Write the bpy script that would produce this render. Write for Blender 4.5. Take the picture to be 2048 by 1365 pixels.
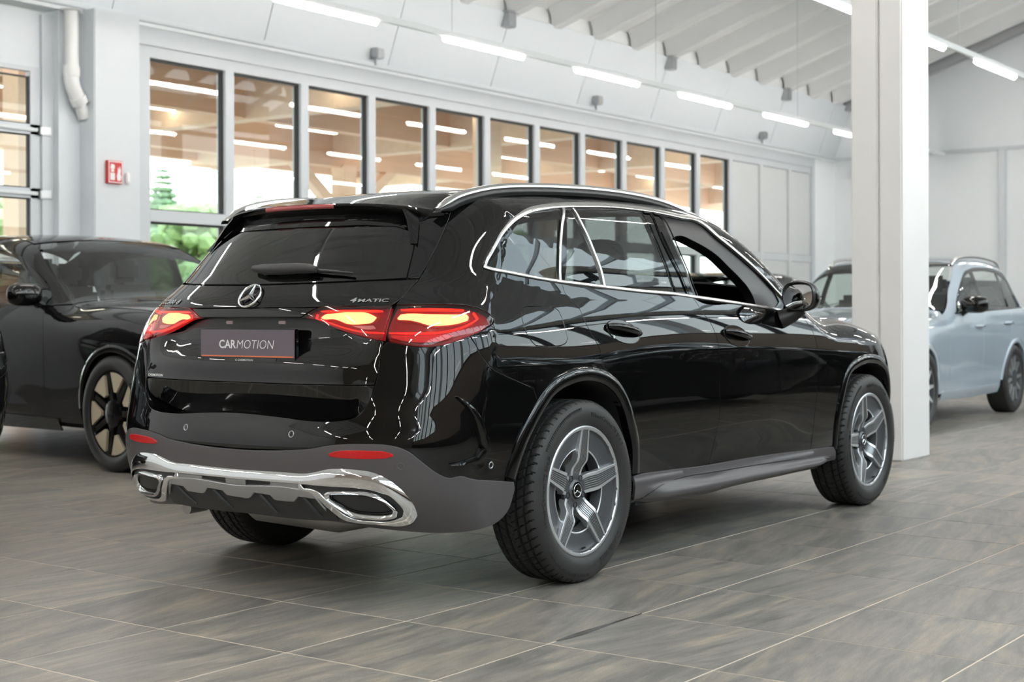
import bpy, bmesh, math, random
import numpy as np
from mathutils import Vector, Matrix
from mathutils.geometry import delaunay_2d_cdt
for o in list(bpy.data.objects): bpy.data.objects.remove(o)
SC = bpy.context.scene; COL = SC.collection; PI = math.pi
random.seed(5); RNG = np.random.default_rng(5)
# ---------------------------------------------------------------- camera, sky, exposure
CAM = Vector((-4.8925, -4.1628, 1.0771)); YAW = math.radians(36.27); ROLL = -0.0032
cd = bpy.data.cameras.new('camera'); cam = bpy.data.objects.new('camera', cd); COL.objects.link(cam)
fw = Vector((math.cos(YAW), math.sin(YAW), 0)); rt = Vector((math.sin(YAW), -math.cos(YAW), 0)); up = Vector((0, 0, 1))
r2 = rt*math.cos(ROLL)+up*math.sin(ROLL); u2 = -rt*math.sin(ROLL)+up*math.cos(ROLL)
cam.matrix_world = Matrix(((r2.x, u2.x, -fw.x, CAM.x), (r2.y, u2.y, -fw.y, CAM.y), (r2.z, u2.z, -fw.z, CAM.z), (0, 0, 0, 1)))
cd.sensor_width = 36; cd.lens = 2928.4/2048*36; cd.shift_y = -54.7/2048; cd.clip_start = .1; cd.clip_end = 400
cd.dof.use_dof = True; cd.dof.focus_distance = 5.6; cd.dof.aperture_fstop = 4.0
SC.camera = cam
wd = bpy.data.worlds.new('overcast_sky'); SC.world = wd; wd.use_nodes = True
nt = wd.node_tree; bg = nt.nodes['Background']
tc = nt.nodes.new('ShaderNodeTexCoord'); sp = nt.nodes.new('ShaderNodeSeparateXYZ'); rp = nt.nodes.new('ShaderNodeValToRGB')
nt.links.new(tc.outputs['Generated'], sp.inputs[0]); nt.links.new(sp.outputs['Z'], rp.inputs[0]); nt.links.new(rp.outputs[0], bg.inputs[0])
rp.color_ramp.elements[0].position = 0.0; rp.color_ramp.elements[0].color = (1, 1, 1, 1)
rp.color_ramp.elements[1].position = .55; rp.color_ramp.elements[1].color = (.74, .86, 1, 1)
SKY = 5.6; LAMP = 62.0
bg.inputs[1].default_value = SKY
vs = SC.view_settings; vs.view_transform = 'Standard'; vs.look = 'None'; vs.gamma = 1; vs.use_curve_mapping = False; vs.exposure = -0.24
SC.cycles.max_bounces = 14; SC.cycles.transparent_max_bounces = 24; SC.cycles.glossy_bounces = 6
SC.cycles.diffuse_bounces = 5; SC.cycles.sample_clamp_indirect = 8.0; SC.cycles.caustics_reflective = False
# ---------------------------------------------------------------- materials
MT = {}
def mat(name, col, rough=.5, metal=0., spec=.5, emit=None, es=0., bump=None, coat=0., var=None, ior=1.5):
    m = bpy.data.materials.new(name); m.use_nodes = True; n = m.node_tree; b = n.nodes['Principled BSDF']
    b.inputs['Base Color'].default_value = (*col, 1); b.inputs['Roughness'].default_value = rough; b.inputs['Metallic'].default_value = metal
    b.inputs['IOR'].default_value = ior
    b.inputs['Coat Weight'].default_value = coat; b.inputs['Coat Roughness'].default_value = .02
    if emit: b.inputs['Emission Color'].default_value = (*emit, 1); b.inputs['Emission Strength'].default_value = es
    if var or bump:
        t = n.nodes.new('ShaderNodeTexCoord')
    if var:                                        # (scale, amount, stretch)
        mp = n.nodes.new('ShaderNodeMapping'); mp.inputs['Scale'].default_value = var[2] if len(var) > 2 else (1, 1, 1)
        no = n.nodes.new('ShaderNodeTexNoise'); no.inputs['Scale'].default_value = var[0]; no.inputs['Detail'].default_value = 5
        mx = n.nodes.new('ShaderNodeMix'); mx.data_type = 'RGBA'
        lo = tuple(c*(1-var[1]) for c in col); hi = tuple(min(1, c*(1+var[1])) for c in col)
        mx.inputs[6].default_value = (*lo, 1); mx.inputs[7].default_value = (*hi, 1)
        n.links.new(t.outputs['Object'], mp.inputs[0]); n.links.new(mp.outputs[0], no.inputs['Vector']); n.links.new(no.outputs['Fac'], mx.inputs[0]); n.links.new(mx.outputs[2], b.inputs['Base Color'])
    if bump:                                       # (scale, strength)
        n2 = n.nodes.new('ShaderNodeTexNoise'); n2.inputs['Scale'].default_value = bump[0]; n2.inputs['Detail'].default_value = 4
        bp_ = n.nodes.new('ShaderNodeBump'); bp_.inputs['Strength'].default_value = bump[1]; bp_.inputs['Distance'].default_value = .002
        n.links.new(t.outputs['Object'], n2.inputs['Vector']); n.links.new(n2.outputs['Fac'], bp_.inputs['Height']); n.links.new(bp_.outputs[0], b.inputs['Normal'])
    MT[name] = m; return m
def glass(name, tint, f0=.05, rough=0.):
    m = bpy.data.materials.new(name); m.use_nodes = True; n = m.node_tree; n.nodes.remove(n.nodes['Principled BSDF'])
    out = n.nodes['Material Output']; tr = n.nodes.new('ShaderNodeBsdfTransparent'); gl = n.nodes.new('ShaderNodeBsdfGlossy'); mx = n.nodes.new('ShaderNodeMixShader')
    lw = n.nodes.new('ShaderNodeFresnel'); lw.inputs['IOR'].default_value = (1+math.sqrt(f0))/(1-math.sqrt(f0))
    geo = n.nodes.new('ShaderNodeNewGeometry'); fl = n.nodes.new('ShaderNodeMath'); fl.operation = 'MULTIPLY'
    tr.inputs[0].default_value = (*tint, 1); gl.inputs['Roughness'].default_value = rough; gl.inputs[0].default_value = (1, 1, 1, 1)
    sub = n.nodes.new('ShaderNodeMath'); sub.operation = 'SUBTRACT'; sub.inputs[0].default_value = 1
    n.links.new(geo.outputs['Backfacing'], sub.inputs[1]); n.links.new(lw.outputs[0], fl.inputs[0]); n.links.new(sub.outputs[0], fl.inputs[1])
    n.links.new(fl.outputs[0], mx.inputs[0]); n.links.new(tr.outputs[0], mx.inputs[1]); n.links.new(gl.outputs[0], mx.inputs[2]); n.links.new(mx.outputs[0], out.inputs[0])
    MT[name] = m; return m
mat('black_paint', (.0035, .0034, .0034), .012, ior=1.52)
mat('gloss_black', (.004, .004, .004), .04, ior=1.5)
mat('satin_grey', (.086, .078, .081), .38, bump=(900, .25))
mat('satin_dark', (.028, .028, .029), .45, bump=(900, .2))
mat('chrome', (.86, .86, .87), .06, 1.)
mat('chrome_satin', (.74, .73, .71), .24, 1.)
mat('silver_plastic', (.42, .42, .42), .32, .75)
mat('rubber', (.026, .025, .024), .55, bump=(300, .3))
mat('groove_shade', (.006, .006, .006), .8)  # tread rubber darkened in the grooves, shade put into the colour
mat('wet', (.06, .05, .035), .22)
mat('rubber_gloss', (.012, .012, .012), .35)
mat('rim_dark', (.13, .133, .142), .36, .55)
mat('rim_machined', (.84, .85, .87), .34, .85)
mat('rim_gold', (.80, .68, .49), .38, .5)
mat('rim_black', (.006, .006, .007), .12)
mat('void', (.003, .003, .003), .9)
mat('recess_black', (.004, .004, .005), .35)
mat('underbody', (.012, .012, .012), .7)
mat('steel', (.35, .34, .32), .35, .9)
mat('interior', (.012, .012, .013), .6)
mat('interior_grey', (.05, .05, .05), .7)
mat('red_base', (.32, .004, .006), .25)
mat('red_deep', (.22, .003, .006), .2)
mat('reflector', (.60, .010, .012), .15, bump=(260, .6))
mat('lamp_amber', (.9, .4, .2), .4, emit=(1, .50, .16), es=4.2)
mat('lamp_red', (.8, .02, .01), .4, emit=(1, .03, .015), es=1.7)
mat('lamp_clear', (.55, .42, .42), .15, .3)
mat('brake_lens', (.45, .10, .10), .1)
mat('plate_face', (.13, .105, .125), .38)
mat('plate_orange', (.75, .18, .08), .4)
mat('white_print', (.85, .85, .85), .4)
mat('mirror_glass', (.9, .9, .92), .01, 1.)
glass('tint_glass', (.07, .075, .075), .06)
glass('clear_glass', (.80, .86, .83), .05)
glass('window_pane', (.93, .97, .95), .045)
glass('red_lens', (1, .62, .60), .06)
mat('white_wall', (.87, .90, .92), .55, var=(1.2, .02))
mat('white_panel', (.68, .715, .745), .5, var=(.8, .015))
mat('white_column', (.88, .855, .84), .4, var=(3, .02))
mat('white_ceiling', (.80, .80, .80), .7, var=(1.5, .05))
mat('white_rib', (.74, .75, .75), .65, var=(2, .04))
mat('frame_grey', (.585, .615, .645), .38, var=(2, .02))
mat('frame_white', (.72, .75, .77), .4)
mat('gasket', (.02, .02, .022), .6)
mat('panel_grey', (.62, .64, .645), .45, var=(2, .02))
mat('pvc', (.78, .78, .77), .35)
mat('galv', (.45, .46, .47), .35, .8)
mat('rail_white', (.82, .84, .85), .4)
mat('tube_light', (1, .95, .88), .4, emit=(1, .95, .91), es=LAMP)
mat('canopy_light', (1, .95, .88), .4, emit=(1, .88, .74), es=13.)
mat('sign_red', (.55, .02, .02), .4)
mat('timber', (.78, .48, .31), .6, var=(3, .16, (.25, 3, 3)))
mat('timber_pale', (.84, .60, .43), .6, var=(3, .12, (.25, 3, 3)))
mat('canopy_grey', (.34, .34, .33), .7, var=(2, .1))
mat('asphalt', (.68, .66, .63), .8, var=(1, .1))
mat('grass', (.34, .42, .18), .9, var=(.5, .3))
mat('leaf', (.27, .38, .15), .8, var=(1.2, .45))
mat('leaf_pale', (.40, .47, .24), .8, var=(1.2, .4))
mat('leaf_dark', (.16, .26, .13), .8, var=(1.2, .4))
mat('bark', (.12, .08, .05), .9)
mat('grey_paint', (.50, .575, .65), .16, .08, coat=1.)
mat('far_paint', (.006, .006, .007), .04, ior=1.40)
mat('white_paint', (.7, .7, .7), .08)
mat('grout', (.82, .71, .58), .8)
mat('plaster_brown', (.30, .25, .21), .7, var=(1, .08))
mat('stand_in_dark', (.012, .012, .013), .5)
def tile_mat(name, island):
    m = bpy.data.materials.new(name); m.use_nodes = True; n = m.node_tree; b = n.nodes['Principled BSDF']; L = n.links.new
    geo = n.nodes.new('ShaderNodeNewGeometry'); oi = n.nodes.new('ShaderNodeObjectInfo')
    rnd = geo.outputs['Random Per Island'] if island else oi.outputs['Random']
    wn = n.nodes.new('ShaderNodeTexWhiteNoise'); wn.noise_dimensions = '1D'; L(rnd, wn.inputs['W'])
    off = n.nodes.new('ShaderNodeVectorMath'); off.operation = 'SCALE'; off.inputs[3].default_value = 60; L(wn.outputs['Color'], off.inputs[0])
    add = n.nodes.new('ShaderNodeVectorMath'); add.operation = 'ADD'; L(geo.outputs['Position'], add.inputs[0]); L(off.outputs[0], add.inputs[1])
    rot = n.nodes.new('ShaderNodeVectorRotate'); rot.rotation_type = 'Z_AXIS'
    ang = n.nodes.new('ShaderNodeMath'); ang.operation = 'MULTIPLY_ADD'; ang.inputs[1].default_value = .5; ang.inputs[2].default_value = -.30; L(wn.outputs['Value'], ang.inputs[0])
    L(ang.outputs[0], rot.inputs['Angle']); L(add.outputs[0], rot.inputs['Vector'])
    def noise(sc, det, stretch, dist=0.):
        mp = n.nodes.new('ShaderNodeMapping'); mp.inputs['Scale'].default_value = stretch; L(rot.outputs[0], mp.inputs[0])
        t = n.nodes.new('ShaderNodeTexNoise'); t.inputs['Scale'].default_value = sc; t.inputs['Detail'].default_value = det; t.inputs['Distortion'].default_value = dist
        t.inputs['Roughness'].default_value = .65; L(mp.outputs[0], t.inputs['Vector']); return t.outputs['Fac']
    a = noise(3.0, 8, (.5, 3.2, 1), .6); c = noise(16., 8, (.4, 2.6, 1), .3); d = noise(220., 3, (1, 1, 1))
    r1 = n.nodes.new('ShaderNodeValToRGB'); L(a, r1.inputs[0]); e = r1.color_ramp.elements
    e[0].position = .34; e[0].color = (.155, .149, .137, 1); e[1].position = .70; e[1].color = (.365, .31, .238, 1)
    k = e.new(.52); k.color = (.250, .230, .199, 1)
    mx = n.nodes.new('ShaderNodeMix'); mx.data_type = 'RGBA'; mx.blend_type = 'OVERLAY'; mx.inputs[0].default_value = .6; L(r1.outputs[0], mx.inputs[6]); L(c, mx.inputs[7])
    mx2 = n.nodes.new('ShaderNodeMix'); mx2.data_type = 'RGBA'; mx2.blend_type = 'OVERLAY'; mx2.inputs[0].default_value = .5; L(mx.outputs[2], mx2.inputs[6]); L(d, mx2.inputs[7])
    br = n.nodes.new('ShaderNodeMath'); br.operation = 'MULTIPLY_ADD'; br.inputs[1].default_value = .16; br.inputs[2].default_value = 1.0; L(wn.outputs['Value'], br.inputs[0])
    hs = n.nodes.new('ShaderNodeHueSaturation'); L(br.outputs[0], hs.inputs['Value']); L(mx2.outputs[2], hs.inputs['Color']); L(hs.outputs[0], b.inputs['Base Color'])
    rr = n.nodes.new('ShaderNodeMapRange'); rr.inputs[3].default_value = .28; rr.inputs[4].default_value = .48; L(c, rr.inputs[0]); L(rr.outputs[0], b.inputs['Roughness'])
    ad = n.nodes.new('ShaderNodeMath'); ad.operation = 'MULTIPLY_ADD'; ad.inputs[1].default_value = .35; L(d, ad.inputs[0]); L(c, ad.inputs[2])
    bp_ = n.nodes.new('ShaderNodeBump'); bp_.inputs['Strength'].default_value = .30; bp_.inputs['Distance'].default_value = .003; L(ad.outputs[0], bp_.inputs['Height']); L(bp_.outputs[0], b.inputs['Normal'])
    MT[name] = m
tile_mat('tile_single', False); tile_mat('tile_field', True)
# ---------------------------------------------------------------- car body surface maths (numpy)
def nspline(xs, ys, x):
    """natural cubic spline through (xs, ys) evaluated at x (linear beyond the ends)"""
    xs = np.asarray(xs, float); ys = np.asarray(ys, float); n = len(xs)
    h = np.diff(xs); A = np.zeros((n, n)); b = np.zeros(n); A[0, 0] = A[-1, -1] = 1
    for i in range(1, n-1):
        A[i, i-1] = h[i-1]; A[i, i] = 2*(h[i-1]+h[i]); A[i, i+1] = h[i]
        b[i] = 6*((ys[i+1]-ys[i])/h[i]-(ys[i]-ys[i-1])/h[i-1])
    m = np.linalg.solve(A, b); x = np.asarray(x, float)
    i = np.clip(np.searchsorted(xs, x)-1, 0, n-2); t = x-xs[i]; hi = h[i]
    v = ys[i]+t*((ys[i+1]-ys[i])/hi-hi*(2*m[i]+m[i+1])/6)+t*t*m[i]/2+t**3*(m[i+1]-m[i])/(6*hi)
    v = np.where(x < xs[0], ys[0]+(x-xs[0])*((ys[1]-ys[0])/h[0]-h[0]*(m[1]+0*m[0])/6), v)
    v = np.where(x > xs[-1], ys[-1]+(x-xs[-1])*((ys[-1]-ys[-2])/h[-1]+h[-1]*m[-2]/6), v)
    return v
def smooth1(g, axis, k):
    w = np.exp(-0.5*(np.arange(-3*k, 3*k+1)/max(k, 1e-6))**2); w /= w.sum()
    pad = [(0, 0)]*g.ndim; pad[axis] = (3*k, 3*k)
    gp = np.pad(g, pad, mode='reflect', reflect_type='odd')
    return np.apply_along_axis(lambda v: np.convolve(v, w, 'valid'), axis, gp)
class Table:
    """smooth function on a dense grid, read through cubic B-spline weights"""
    def __init__(s, f, lo, hi, step, sm=None):
        s.lo = np.array(lo, float); s.st = np.array(step, float); s.n = [int(round((b-a)/c))+1 for a, b, c in zip(lo, hi, step)]
        ax = [a+np.arange(n)*c for a, n, c in zip(lo, s.n, step)]
        s.g = f(*np.meshgrid(*ax, indexing='ij'))
        if sm:
            for i, k in enumerate(sm):
                if k: s.g = smooth1(s.g, i, k)
    def __call__(s, *q):
        ws = []; ix = []
        for d in range(len(q)):
            t = np.clip((np.asarray(q[d], float)-s.lo[d])/s.st[d], 1.001, s.n[d]-2.001)
            i = np.floor(t).astype(int); f = t-i
            ws.append(((1-f)**3/6, (3*f**3-6*f*f+4)/6, (-3*f**3+3*f*f+3*f+1)/6, f**3/6)); ix.append(i)
        if len(q) == 1:
            return sum(ws[0][a]*s.g[ix[0]+a-1] for a in range(4))
        return sum(ws[0][a]*ws[1][b]*s.g[ix[0]+a-1, ix[1]+b-1] for a in range(4) for b in range(4))
def sstep(a, b, x):
    t = np.clip((x-a)/(b-a), 0, 1); return t*t*t*(t*(6*t-15)+10)
class Body:
    """rounded body: side half-width W(x,z), rear face x=R(z)(+detail), front face, roof; corners blend as superellipses"""
    xc = -0.05; xf = 2.75; S1 = 0.95*math.pi/2
    kx = 0.36; ky = 0.78; n = 2.4; kxf = 0.75; kyf = 0.85
    kxg = .36
    def __init__(s, W, R, F, Zr, kz=.11, kyz=.17, rear_extra=None, kxr=None):
        s.W = W; s.R = R; s.F = F; s.Zr = Zr; s.kz = kz; s.kyz = kyz; s.extra = rear_extra; s.kxr = kxr
    def q(s, x, y, z):
        ay = np.abs(y); a = s.W(x, z)-ay
        r = s.R(z)
        if s.extra is not None: r = r+s.extra(ay, z)
        b = x-r; f = s.F(z)-x; c = s.Zr(x, y)-z
        n = s.n; kx = s.kx if s.kxr is None else s.kxr(z)
        p = lambda v, k: np.maximum(0, 1-v/k)**n
        q1 = p(a, s.ky)+p(b, kx)
        q2 = p(a, s.kyf)+p(f, s.kxf)
        q3 = p(a, s.kyz)+p(c, s.kz)
        return np.maximum(np.maximum(q1, q2), q3)-1
    def solve(s, o, d, hi, it=36):
        lo = np.zeros(len(o)); hi = np.full(len(o), float(hi)) if np.isscalar(hi) else hi.copy()
        for _ in range(it):
            m = (lo+hi)/2; P = o+d*m[:, None]
            ins = s.q(P[:, 0], P[:, 1], P[:, 2]) < 0
            lo = np.where(ins, m, lo); hi = np.where(ins, hi, m)
        return o+d*((lo+hi)/2)[:, None]
    def rays(s, sz):
        S = np.abs(sz[:, 0]); sg = np.where(sz[:, 0] < 0, 1., -1.); L = s.xf-s.xc
        th = np.clip(S/0.95, 0, math.pi/2); th2 = np.clip((S-s.S1-L)/0.95, 0, math.pi/2)
        x0 = s.xc+np.clip(S-s.S1, 0, L)
        dx = np.where(S < s.S1, -np.cos(th), np.where(S > s.S1+L, np.sin(th2), 0.))
        dy = np.where(S < s.S1, np.sin(th), np.where(S > s.S1+L, np.cos(th2), 1.))*sg
        o = np.stack([x0, np.zeros_like(x0), sz[:, 1]], 1)
        return o, np.stack([dx, dy, np.zeros_like(dx)], 1)
    def pos(s, sz):
        """(s,z) -> point; right side s>0 (y<0), left side s<0"""
        o, d = s.rays(np.asarray(sz, float)); return s.solve(o, d, 2.4)
    def top(s, xy):
        xy = np.asarray(xy, float); o = np.stack([xy[:, 0], xy[:, 1], np.full(len(xy), .6)], 1)
        return s.solve(o, np.tile([0, 0, 1.], (len(xy), 1)), 1.4)
    def nrm(s, P, h=2e-3):
        g = np.stack([s.q(P[:, 0]+h, P[:, 1], P[:, 2])-s.q(P[:, 0]-h, P[:, 1], P[:, 2]),
                      s.q(P[:, 0], P[:, 1]+h, P[:, 2])-s.q(P[:, 0], P[:, 1]-h, P[:, 2]),
                      s.q(P[:, 0], P[:, 1], P[:, 2]+h)-s.q(P[:, 0], P[:, 1], P[:, 2]-h)], 1)
        return g/np.maximum(np.linalg.norm(g, axis=1), 1e-9)[:, None]
    def param(s, P):
        x, y, z = P[:, 0], P[:, 1], P[:, 2]; sg = np.where(y > 0, -1., 1.); ay = np.abs(y)
        S = np.where(x < s.xc, 0.95*np.arctan2(ay, s.xc-x), np.where(x > s.xf, s.S1+s.xf-s.xc+0.95*np.arctan2(x-s.xf, np.maximum(ay, 1e-9)), s.S1+x-s.xc))
        return np.stack([S*sg, z], 1)
def side_table(stations, zs, rows, sm=(5, 2), x0=-1.3, x1=4.1, z0=.1, z1=1.9):
    rows = np.array(rows, float)
    def f(X, Z):
        zu = Z[0]; cols = np.stack([nspline(zs, r, zu) for r in rows])
        return np.stack([nspline(stations, cols[:, j], X[:, 0]) for j in range(len(zu))], 1)
    return Table(f, (x0, z0), (x1, z1), (.03, .01), sm)
def line_table(xs, ys, lo, hi, st=.01, sm=2):
    return Table(lambda X: nspline(xs, ys, X), (lo,), (hi,), (st,), (sm,))
# ---- the black wagon
MZ = [.20, .30, .40, .52, .64, .76, .86, .94, 1.00, 1.05, 1.10, 1.15, 1.19, 1.24, 1.35, 1.50, 1.65, 1.9]
MW = {-.9: [.84, .88, .905, .918, .928, .931, .929, .922, .912, .886, .843, .797, .763, .728, .672, .607, .54, .42],
      -.45: [.84, .89, .915, .930, .940, .944, .942, .934, .922, .903, .879, .852, .830, .806, .760, .695, .61, .48],
      0.05: [.84, .89, .915, .932, .943, .946, .943, .935, .923, .909, .890, .868, .853, .840, .803, .740, .66, .52],
      .45: [.84, .885, .902, .916, .930, .9345, .9355, .931, .922, .910, .893, .872, .858, .846, .808, .746, .665, .53],
      1.0: [.84, .885, .897, .912, .928, .9340, .9350, .931, .923, .912, .896, .876, .862, .850, .812, .750, .668, .53],
      1.7: [.84, .885, .897, .912, .928, .9335, .9340, .929, .920, .908, .892, .873, .860, .848, .811, .750, .668, .53],
      2.3: [.84, .885, .902, .914, .926, .933, .933, .925, .914, .901, .884, .866, .852, .835, .795, .735, .66, .52],
      2.9: [.84, .89, .912, .928, .938, .940, .935, .922, .905, .886, .866, .848, .834, .820, .78, .72, .64, .5],
      3.5: [.82, .86, .89, .905, .912, .910, .900, .885, .86, .838, .818, .798, .783, .765, .73, .67, .6, .46],
      4.0: [.80, .84, .87, .885, .890, .885, .87, .85, .82, .795, .775, .756, .742, .725, .69, .63, .56, .42]}
_st = sorted(MW)
def main_body(extra=None):
    W = side_table(_st, MZ, [MW[k] for k in _st])
    R = line_table([.10, .24, .30, .36, .43, .50, .57, .63, .68, .75, .815, .90, 1.0, 1.06, 1.10, 1.145, 1.19, 1.25, 1.30, 1.35, 1.40, 1.45, 1.50, 1.56, 1.64],
                   [-.78, -.88, -.925, -.965, -.995, -1.004, -1.009, -1.004, -.991, -.980, -.967, -.953, -.943, -.940, -.938, -.918, -.876, -.834, -.795, -.752, -.705, -.652, -.59, -.49, -.25], .1, 1.9)
    F = line_table([.1, .3, .5, .7, .85, .95, 1.02, 1.08, 1.15, 1.3, 1.5, 1.7], [3.55, 3.68, 3.74, 3.75, 3.70, 3.60, 3.5, 3.35, 3.1, 2.7, 2.3, 1.9], .1, 1.9, sm=3)
    zc = line_table([-1.2, -.9, -.6, -.35, 0., .4, .8, 1.2, 1.5, 1.75, 2.0, 2.35, 2.7, 3.1, 3.5, 3.9], [1.20, 1.38, 1.515, 1.575, 1.610, 1.628, 1.636, 1.626, 1.592, 1.495, 1.335, 1.13, 1.105, 1.065, .985, .86], -1.2, 4.1, .02, 4)
    cr = line_table([-1.2, 1.2, 1.9, 2.4, 4.1], [.045, .05, .06, .06, .10], -1.2, 4.1, .02, 4)
    Zr = lambda x, y: zc(x)-cr(x)*np.minimum(1.5, np.abs(y)/.8)**2.2
    kxr = line_table([.1, .9, 1.05, 1.2, 1.35, 1.9], [.36, .37, .40, .47, .47, .45], .1, 1.9)
    return Body(W, R, F, Zr, rear_extra=extra, kxr=kxr)
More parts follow.
